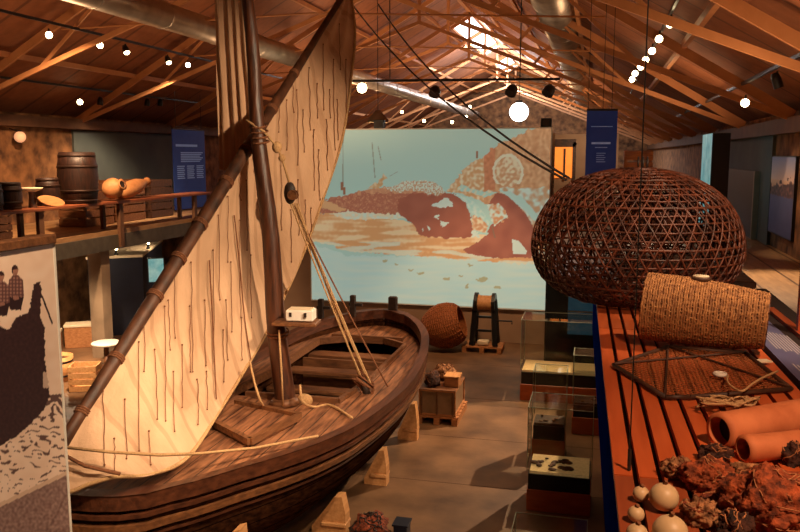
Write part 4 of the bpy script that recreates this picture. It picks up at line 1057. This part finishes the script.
def slab(a, b_, o0, o1):
    m = MB(); vs = []
    for o in (o0, o1):
        A = onbooth(*a, .03); B = onbooth(*b_, .03)
        for p, z in ((A, A.z), (B, A.z), (B, B.z), (A, B.z)): vs.append(V((p.x, p.y, z)) + bn * (o - .03))
    return m.add(vs, [(3, 2, 1, 0), (4, 5, 6, 7), (0, 1, 5, 4), (1, 2, 6, 5), (2, 3, 7, 6), (3, 0, 4, 7)])
slab((147, 258), (165, 282), .012, .05).build('bezel', 'black', scn_c); slab((148, 259), (164, 281), .055, .065).build('display', 'cyan', scn_c)  # black bezel plate just off the booth wall, behind the cyan display
for x, y, w in ((116, 251, 'toward the column'), (148, 245, 'behind the slanting yard')):
    p = at(x, y, Z=2.1); o = thing('booth_spotlight', 'tiny lit spotlight on the pale booth top, ' + w, 'spotlight', p - V((0, 0, .1)))
    MB().lathe([(.05, 0), (.05, .03), (.03, .06), (.05, .14)], p - V((0, 0, .1)), None, 12).build('lamp_can', 'black', o); MB().ball(p + V((.03, -.03, .06)), .035, 6).build('lens', 'lamp', o)
# ================================================================== BANNERS, DOORS, WALL POSTER
def banner(name_lbl, p, ux, zt, zb, lines, nrm):
    p, ux = V(p), V(ux); w = ux.length; u = ux.normalized(); n = V(nrm)
    o = thing('text_banner', name_lbl, 'banner', p + ux / 2 + V((0, 0, zb)))
    def quad(x0, x1, z0, z1, off): return [p + u * (x0 * w) + V((0, 0, z0)) + n * off, p + u * (x1 * w) + V((0, 0, z0)) + n * off, p + u * (x1 * w) + V((0, 0, z1)) + n * off, p + u * (x0 * w) + V((0, 0, z1)) + n * off]
    b = MB(); A = quad(0, 1, zb, zt, 0); B = quad(0, 1, zb, zt, -.02)
    b.add(A + B, [(0, 1, 2, 3), (7, 6, 5, 4), (0, 4, 5, 1), (1, 5, 6, 2), (2, 6, 7, 3), (3, 7, 4, 0)]); c = b.build('cloth', 'banner', o)
    t = MB()
    for x0, x1, f, hgt in lines:
        z = lerp(zt, zb, f); t.add(quad(x0, x1, z - hgt / 2, z + hgt / 2, .006), [(0, 1, 2, 3)])
    t.build('lettering', 'bannertext', c)
    MB().tube([p + V((0, 0, zt)), p + ux + V((0, 0, zt))], .02, 6).build('top_bar', 'black', o)
    return o
bl0 = at(172, 126, X=-12.0); bl1 = at(204, 126, X=-12.0)
L = [(.08, .75, .2, .07)]
for k in range(6): L.append((.22, .92 - .05 * (k % 3), .29 + k * .022, .03))
for c_ in range(3):
    for k in range(7): L.append((.1 + c_ * .3, .33 + c_ * .3 - .02 * (k % 2), .46 + k * .025, .03))
o = banner('tall blue text banner hanging by the far gallery wall', (-12.0, bl0.y, 0), (0, bl1.y - bl0.y, 0), 5.2, 2.85, L, (1, 0, 0))
bw = MB()
for y in (bl0.y + .2, bl1.y - .2): bw.tube([(-12.0, y, 5.2), (-12.0, y, zroof(-12) - .05)], .008, 4)
bw.build('hanging_wire', 'black', o)
br0 = at(587, 110, Y=14); br1 = at(618, 110, Y=14)
L = [(.15, .85, .23, .012), (.18, .8, .46, .035), (.3, .7, .52, .012)]
for k in range(5): L.append((.35, .65 - .04 * (k % 2), .6 + k * .03, .01))
o = banner('narrow blue banner with small lettering hung above the woven dome', (br0.x, 14, 0), (br1.x - br0.x, .12, 0), 5.2, 4.0, L, (0, -1, 0))
bw = MB()
for x in (br0.x + .02, br0.x + .26, br1.x - .1): bw.tube([(x, 14.03, 5.2), (x, 14.03, zroof(x) - .05)], .007, 4)
bw.build('hanging_wire', 'black', o)
# kiosk on the right gallery
kx, k0 = 2.0, 14.0
ka, kb_ = at(731, 133, Y=15.2), at(713, 133, Y=15.2)
ks = thing('screen_kiosk', 'tall navy kiosk with a bright cyan screen on its side, on the right gallery', 'kiosk', ((ka.x + kb_.x) / 2, 15.4, MZ))
zt = ka.z
MB().box(((ka.x + kb_.x) / 2, 15.45, (MZ + zt) / 2), (ka.x - kb_.x, .5, zt - MZ)).build('cabinet_body', 'navy', ks)
kc = at(703, 133, Y=16.6)
vs = [(kb_.x - .005, 15.21, MZ + .35), (kc.x, 16.6, MZ + .35), (kc.x, 16.6, zt), (kb_.x - .005, 15.21, zt)]
MB().add(vs, [(0, 1, 2, 3)]).add([V(v) + V((.04, .03, 0)) for v in vs], [(3, 2, 1, 0)]).build('display', 'cyan', ks)
tr = MB()
# dark doorway on the right wall
dy0, dy1 = at(757, 200, X=XR - .07).y, at(723, 200, X=XR - .07).y
dz1 = at(757, 171, X=XR - .07).z
wallbox('door_1', XR - .14, XR - .06, dy0, dy1, MZ, dz1, 'black')
fr = MB(); fr.box((XR - .1, dy0 - .05, (MZ + dz1) / 2), (.12, .1, dz1 - MZ)).box((XR - .1, dy1 + .05, (MZ + dz1) / 2), (.12, .1, dz1 - MZ)); struct(fr, 'trim_door', mat('pale jamb', (150, 138, 116), (160, 148, 126), rough=.7))
# wall photo
qa, qb = at(768, 157, X=XR - .05), at(796, 157, X=XR - .05); qz = at(770, 231, X=XR - .05).z
def wp(v):
    t = (qa.z - v.z) / (qa.z - qz); s = (v.y - qa.y) / (qb.y - qa.y); n1 = nz(s * 10, t * 10, 1); n2 = nz(s * 20, t * 24, 1, 5)
    c = mix3((120, 128, 160), (216, 176, 150), t / .3) if t < .3 else mix3((216, 170, 130), (200, 130, 90), (t - .3) / .15)
    e = .4 - .12 * s + n1 * .1 + n2 * .04
    if t > e: c = mix3((60, 36, 34), (140, 90, 70), n2 + .3)
    if t > .5 + n2 * .03: c = mix3((78, 78, 112), (64, 64, 96), (t - .5) * 2 + n1 * .3)
    return c
po = thing('wall_photo', 'framed colour picture of dusk over rocks on the rough stone wall', 'picture', (XR - .05, (qa.y + qb.y) / 2, qz))
raster('printed_face', (XR - .052, qb.y, qz), (0, qa.y - qb.y, 0), (0, 0, qa.z - qz), 50, 80, wp, painted('photo print', .1), po)
MB().box((XR - .025, (qa.y + qb.y) / 2, (qa.z + qz) / 2), (.05, abs(qa.y - qb.y) + .04, qa.z - qz + .04)).build('backing_board', 'black', po)
# lit niche in the rear wall
na, nb = at(555, 147, Y=25.95), at(572, 178, Y=25.95)
nc = MB().box(((na.x + nb.x) / 2, 25.97, (na.z + nb.z) / 2), (nb.x - na.x, .04, na.z - nb.z)); struct(nc, 'niche_glow', 'niche')  # flat glowing panel stands in for the orange light inside the niche
fr = MB()
for x in (na.x - .05, nb.x + .05): fr.box((x, 25.95, (na.z + nb.z) / 2), (.1, .14, na.z - nb.z + .3))
fr.box(((na.x + nb.x) / 2, 25.95, na.z + .12), (nb.x - na.x + .2, .14, .24)); fr.box((lerp(na.x, nb.x, .55), 25.93, (na.z + nb.z) / 2 - .05), (.06, .06, na.z - nb.z))
struct(fr, 'trim_niche', 'dwood')
bn_ = thing('blocker_bench', 'long dark bench added behind the dome weave to block the lit floor', 'bench', (.75, 8.6, MZ))  # stands for dark shapes behind the dome; added to block the lit floor
MB().box((.78, 8.7, MZ + .55), (1.1, 2.9, .06), bev=.01).build('bench_top', 'dwood', bn_)
MB().box((.78, 8.7, MZ + .29), (1.0, 2.7, .46)).build('cupboard_front', 'black', bn_)
for x in (.3, 1.26):
    for y in (7.35, 10.05): MB().box((x, y, MZ + .26), (.07, .07, .52)).build('leg', 'dwood', bn_)
# display stuff on right gallery behind the dome
crate(at(632, 170, Y=16) + V((.1, 0, 0)) - V((0, 0, at(632, 170, Y=16).z - MZ)), (.5, .5, 1.75), 'tall orange lit wooden crate behind the woven dome', 'pallet', 8)
# ================================================================== ROOF FITTINGS
d1 = thing('ventilation_duct', 'round silver ventilation duct under the sail side roof slope', 'duct', (-7.5, 20, H + 2.4))
b = MB().tube([(-7.5, y, H + 2.42) for y in (6, 50)], .235, 24); b.build('duct_wall', 'steel', d1, True)
b = MB()
for k in range(22): MB().lathe([(.238, -.02), (.248, 0), (.238, .02)], (-7.5, 7 + k * 2, H + 2.42), Matrix.Rotation(pi / 2, 3, 'X'), 24).build('seam_band', 'steel', d1, True)
d2 = thing('ventilation_duct', 'wide silver ventilation duct under the gallery side roof slope', 'duct', (-1, 20, H + 3.4))
MB().tube([(-1.05, y, H + 3.2) for y in (10, 50)], .42, 24).build('duct_wall', 'steel', d2, True)
b = MB()
for k in range(20): MB().lathe([(.425, -.02), (.44, 0), (.425, .02)], (-1.05, 11 + k * 2, H + 3.2), Matrix.Rotation(pi / 2, 3, 'X'), 24).build('seam_band', 'steel', d2, True)
def spot(p, aim, label, group, on=True, r=.06, body='black', glow=None):
    """a can spotlight with lit lens hanging from its track; p = lens"""
    p, aim = V(p), V(aim); d = (aim - p).normalized(); rot = d.to_track_quat('Z', 'Y').to_matrix()
    o = thing('track_spotlight', label, 'spotlight', p, group)
    MB().lathe([(r * .7, -.2), (r, -.12), (r, .0)], p, rot, 14, True, False).build('lamp_can', body, o, True)
    if on: MB().lathe([(r * .92, -.01), (r * .5, .02), (.001, .03)], p, rot, 14, True, False).build('lens', 'lamp', o, True)
    else: MB().lathe([(r * .9, -.02), (r * .9, -.015)], p, rot, 14).build('lens', 'darkin', o)
    MB().tube([p - d * .1, p - d * .1 + V((0, 0, .12))], .014, 6).build('stem', body, o)
    return o
def track(a, b_, label):
    o = MB().bar(a, b_, .04, .05).build('light_track', 'black'); return tag(o, label, 'light track')
def nudge(p, r): return p
zt1 = H + 2.22 + .22
track((-10, 8, zt1), (-10, 26, zt1), 'long black light track high above the far gallery shelf')
for (x, y), w in (((49, 35), 'nearest the frame edge'), ((100, 44), 'second along from the frame edge'), ((127, 53), 'third along, smaller and pointing away'), ((169, 63), 'fourth along, small'), ((188, 65), 'nearest the furled cloth, bright')):
    p = at(x, y, X=-10.0); p.z = min(p.z, H + 2.22); spot(p, CAM + V((0, 0, 0)) if y not in (53, 63) else (-6, p.y - 3, 0), 'lit spotlight on the high track above the far gallery, ' + w, None, True, .068)
zt2 = H + 1.28 + .38
track((-12.6, 12, zt2), (-12.6, 24, zt2), 'low black light track close to the far gallery wall')
for (x, y), w, on in (((80, 102), 'bright lit spotlight on the low track by the far gallery wall', True), ((100, 105), 'dim spotlight on the low track beside the bright one', False), ((147, 106), 'unlit spotlight on the low track above the plaster wall', False), ((160, 106), 'unlit spotlight at the end of the low track near the blue banner', False)):
    p = at(x, y, X=-12.6); spot(p, CAM if on else (-13, p.y, 3), w, None, on, .075)
zt3 = H + 1.86
track((.93, 8, zt3 + .19), (.93, 30, zt3 + .19), 'black light track carrying a close row of seven lit spotlights')
seq = [(670, 24), (659, 39), (652, 51), (645.6, 60), (640.6, 67), (635, 73.5), (632, 79.5)]
ords = ['first and largest', 'second', 'third', 'fourth', 'fifth', 'sixth', 'last and smallest']
for (x, y), w in zip(seq, ords):
    d = ray(x, y); t = (zt3 - H) / d.z; p = CAM + d * t
    spot(p, CAM + V((-1, 2, -1)), 'lit spotlight, the %s in the close row of seven above the dome' % w, None, True, .042 + .0016 * p.y)
track((2.2, 8, H + 1.14), (2.2, 26, H + 1.14), 'black light track along the low side of the roof by the stone wall')
p = at(745, 103, X=2.2); spot(p, CAM + V((-1, 0, -1)), 'single lit spotlight on the track near the stone wall', None, True, .07)
p = at(779, 88, X=2.2); spot(p, (3, p.y, 3), 'unlit spotlight on the track near the stone wall, by the roof foot', None, False, .06)
# stage bar over the screen
ya = 17.0; ra, rb = at(343, 81, Y=ya), at(560, 79, Y=ya)
track(ra, rb, 'long black bar carrying stage lights in front of the screen')
for x, y, w in ((434, 92, 'leftmost of the three'), (510, 91, 'middle one of the three'), (547, 91, 'rightmost of the three')):
    p = at(x, y + 3, Y=ya); spot(p, (-4, 13, 0), 'black stage light on the bar before the screen, ' + w, None, False, .12)
# hang bar
for x in (390, 520): 
    p = at(x, 80, Y=ya); struct(MB().tube([p, (p.x, p.y, zroof(p.x) - .1)], .012, 5), 'ceiling_hanger', 'black')
def globe(p, r, label, m='globe', wire=None, name='globe_lamp'):
    p = V(p); o = thing(name, label, 'lamp', p); MB().ball(p, r, 14).build('globe', m, o, True)
    MB().lathe([(r * .3, r * .9), (r * .35, r * 1.2)], p, None, 12).build('cap', 'black', o)
    if wire: MB().tube([p + V((0, 0, r)), (p.x, p.y, wire)], .012, 5).build('stem', 'black', o)
    return o
g1 = at(519, 112, Y=30); globe(g1, .35, 'large glowing white globe lamp hanging beyond the screen', 'globe', zroof(g1.x) - .05)
g2 = at(20, 137, X=-13.2); globe(g2, .13, 'small pinkish globe lamp on the stone wall of the far gallery', 'pinkglobe', None, 'wall_globe_lamp')
MB().tube([g2 + V((0, 0, .12)), g2 + V((-.28, 0, .2))], .015, 6).build('wall_arm', 'black', bpy.data.objects['wall_globe_lamp'])
pd = at(378, 120, Y=20.5)
po_ = thing('pendant_lamp', 'lit grey shaded pendant lamp just above the top of the screen', 'lamp', pd)
MB().lathe([(.06, .25), (.28, .0), (.27, -.06)], pd, None, 20, True, False).build('lamp_shade', 'concrete', po_, True); MB().ball(pd + V((0, 0, -.05)), .1, 8).build('bulb', 'lamp', po_, True)
MB().tube([pd + V((0, 0, .25)), (pd.x, pd.y, zroof(pd.x) - .05)], .01, 5).build('cord', 'black', po_)
p = at(362, 88, Y=19); spot(p, CAM, 'bright lit spotlight right beside the sail edge above the screen', None, True, .13)
for (x, y, w) in ((379, 128, 'black loudspeaker box on top of the screen below the pendant'), (546, 127, 'black loudspeaker box on top of the screen at its niche end')):
    p = at(x, y, Y=SY); o = thing('speaker_box', w, 'speaker', (p.x, SY + .02, zT + .03)); MB().box((p.x, SY + .05, zT + .13), (.24, .2, .2), bev=.01).build('speaker_body', 'black', o); MB().lathe([(.07, 0), (.07, .01)], (p.x, SY - .055, zT + .13), Matrix.Rotation(pi / 2, 3, 'X'), 14).build('grille', 'iron', o)
small = [(424, 121), (452, 122), (466, 117), (545, 121), (470, 107), (402, 112)]
for (x, y), w in zip(small, ['under the duct', 'under the first roof tie', 'just left of the globe', 'past the globe', 'above the globe side', 'by the duct seam']):
    p = at(x, y, Y=34); spot(p, CAM, 'tiny far spotlight beyond the screen, ' + w, None, True, .07)
# roof cables sloping to the dome
for k, (x0, y0) in enumerate(((345, -5), (372, -5))):
    a = at(x0 + 60, y0 + 60, Y=14); b_ = at(566 + 3 * k, 180 - 2 * k, Y=7.2)
    a = at(352 + 26 * k, 4, Y=13)
    tag(MB().tube(sag(a, b_, .25, 16), .012, 5).build('stay_cable', 'black'), ['lower dark stay cable sloping down across the screen toward the dome', 'upper dark stay cable sloping down across the screen toward the dome'][k], 'cable')
# ================================================================== LIGHTS
def lamp(kind, name, loc, e, c, aim=None, size=.3, ang=60, blend=.6):
    l = bpy.data.lights.new(name, kind); l.energy = e; l.color = c
    if kind in ('POINT', 'SPOT'): l.shadow_soft_size = size
    if kind == 'SPOT': l.spot_size = R(ang); l.spot_blend = blend
    if kind == 'AREA': l.size = size
    o = bpy.data.objects.new(name, l); o.location = V(loc); col.objects.link(o)
    if aim: o.rotation_euler = (V(aim) - V(loc)).to_track_quat('-Z', 'Y').to_euler()
    return o
W1 = (1, .62, .34); W2 = (1, .72, .46); W3 = (1, .52, .26)
lamp('SPOT', 'key_sail', (1.0, 6.0, 5.9), 1500, W2, (-3.8, 8.6, 3.4), .08, 62, .6)
lamp('SPOT', 'key_boat', (-.2, 4.2, 6.6), 1000, W2, (-3.2, 7.6, 1.0), .1, 50, .7)
lamp('SPOT', 'floor_cases', (1.6, 15.6, 5.75), 2600, W2, (-1.9, 10.6, 0), .04, 66, .6)
lamp('SPOT', 'floor_mid', (-1.0, 13.0, 7.2), 650, W1, (-1.8, 13.2, 0), .15, 60, .8)
lamp('SPOT', 'stand_key', (1.3, 1.0, 6.0), 400, (1, .58, .34), (.5, 3.6, 3.4), .04, 70, .6)
lamp('SPOT', 'dome_key', (1.6, 4.0, 5.8), 260, W2, (.4, 5.2, 3.8), .06, 65, .6)
lamp('SPOT', 'gallery_right', (2.0, 12.5, 5.6), 600, W2, (2.75, 11.0, 2.8), .1, 60, .7)
lamp('SPOT', 'photo_light', (1.9, 13.9, 5.5), 90, W2, (3.0, 14.2, 3.9), .1, 45, .6)
lamp('SPOT', 'shelf_light', (-9.2, 13.0, 6.8), 1950, W1, (-11.0, 15.4, 3.2), .1, 85, .7)
lamp('SPOT', 'shelf_light_far', (-10.4, 18.5, 6.4), 700, W2, (-12.4, 19.0, 3.2), .1, 80, .7)
lamp('POINT', 'under_gallery', (-11.4, 15.2, 2.1), 120, W2, None, .1)
lamp('SPOT', 'booth_light', (-11.3, 19.0, 2.45), 30, W2, (-12, 19.0, 1.9), .05, 150, .6)
lamp('SPOT', 'crate_light', (-8.7, 12.0, 3.3), 1500, W2, (-10.2, 14.0, .3), .1, 60, .7)
lamp('SPOT', 'panel_light', (-1.5, 2.5, 7.0), 1350, W2, (-4, 4.8, 2.6), .2, 50, .7)
lamp('SPOT', 'bow_light', (-1.0, 10.5, 7.0), 380, W1, (-3.2, 12.4, 1.2), .15, 45, .7)
lamp('SPOT', 'end_light', (-2.2, 14.8, 6.4), 1000, W1, (-2.8, 18.3, .4), .2, 50, .7)
lamp('SPOT', 'niche_fill', (-.3, 24.2, 4.9), 90, W2, (-.5, 26, 4.2), .1, 110, .7)  # fill added to lighten the wall round the niche; no fixture there
for i, (x, y, z, e) in enumerate(((-9, 10, 3.9, 380), (-6.5, 16, 4.4, 320), (1.4, 9.0, 4.6, 110), (1.2, 17, 4.6, 150), (-5.5, 24, 5.0, 500), (-8, 26, 4.6, 380), (-3.2, 34, 5, 900), (-2, 3, 4.6, 160))):
    lamp('SPOT', 'roof_bounce_fill', (x, y, z), e, W1, (x * .8 - 1, y + 1.5, 12), .6, 165, .6)  # unseen uplights added for the bounced light on the roof boards
lamp('AREA', 'skylight_day', (XC - .5, (pB.y + pC.y) / 2, ZC - .6), 1500, (.9, .95, 1), (XC - 1, pC.y, 0), 2.5)
lamp('POINT', 'skylight_glow', (XC + .6, pC.y + 2, ZC - 2.0), 1000, (.92, .95, 1), None, 1.0)
wd = bpy.data.worlds.new('dim hall'); wd.use_nodes = True; scn.world = wd
wd.node_tree.nodes['Background'].inputs[0].default_value = (1, .7, .5, 1); wd.node_tree.nodes['Background'].inputs[1].default_value = .02
cam = bpy.data.cameras.new('camera'); cam.sensor_width = 36; cam.sensor_fit = 'HORIZONTAL'; cam.lens = 36; cam.clip_start = .05; cam.clip_end = 200
co_ = bpy.data.objects.new('camera', cam); co_.location = CAM; co_.rotation_euler = (pi / 2 - P_, 0, TH); col.objects.link(co_); scn.camera = co_
scn.view_settings.view_transform = 'Standard'; scn.view_settings.look = 'None'; scn.view_settings.exposure = 0
scn.cycles.use_denoising = True; scn.cycles.max_bounces = 6; scn.cycles.transparent_max_bounces = 16; scn.cycles.sample_clamp_indirect = 4
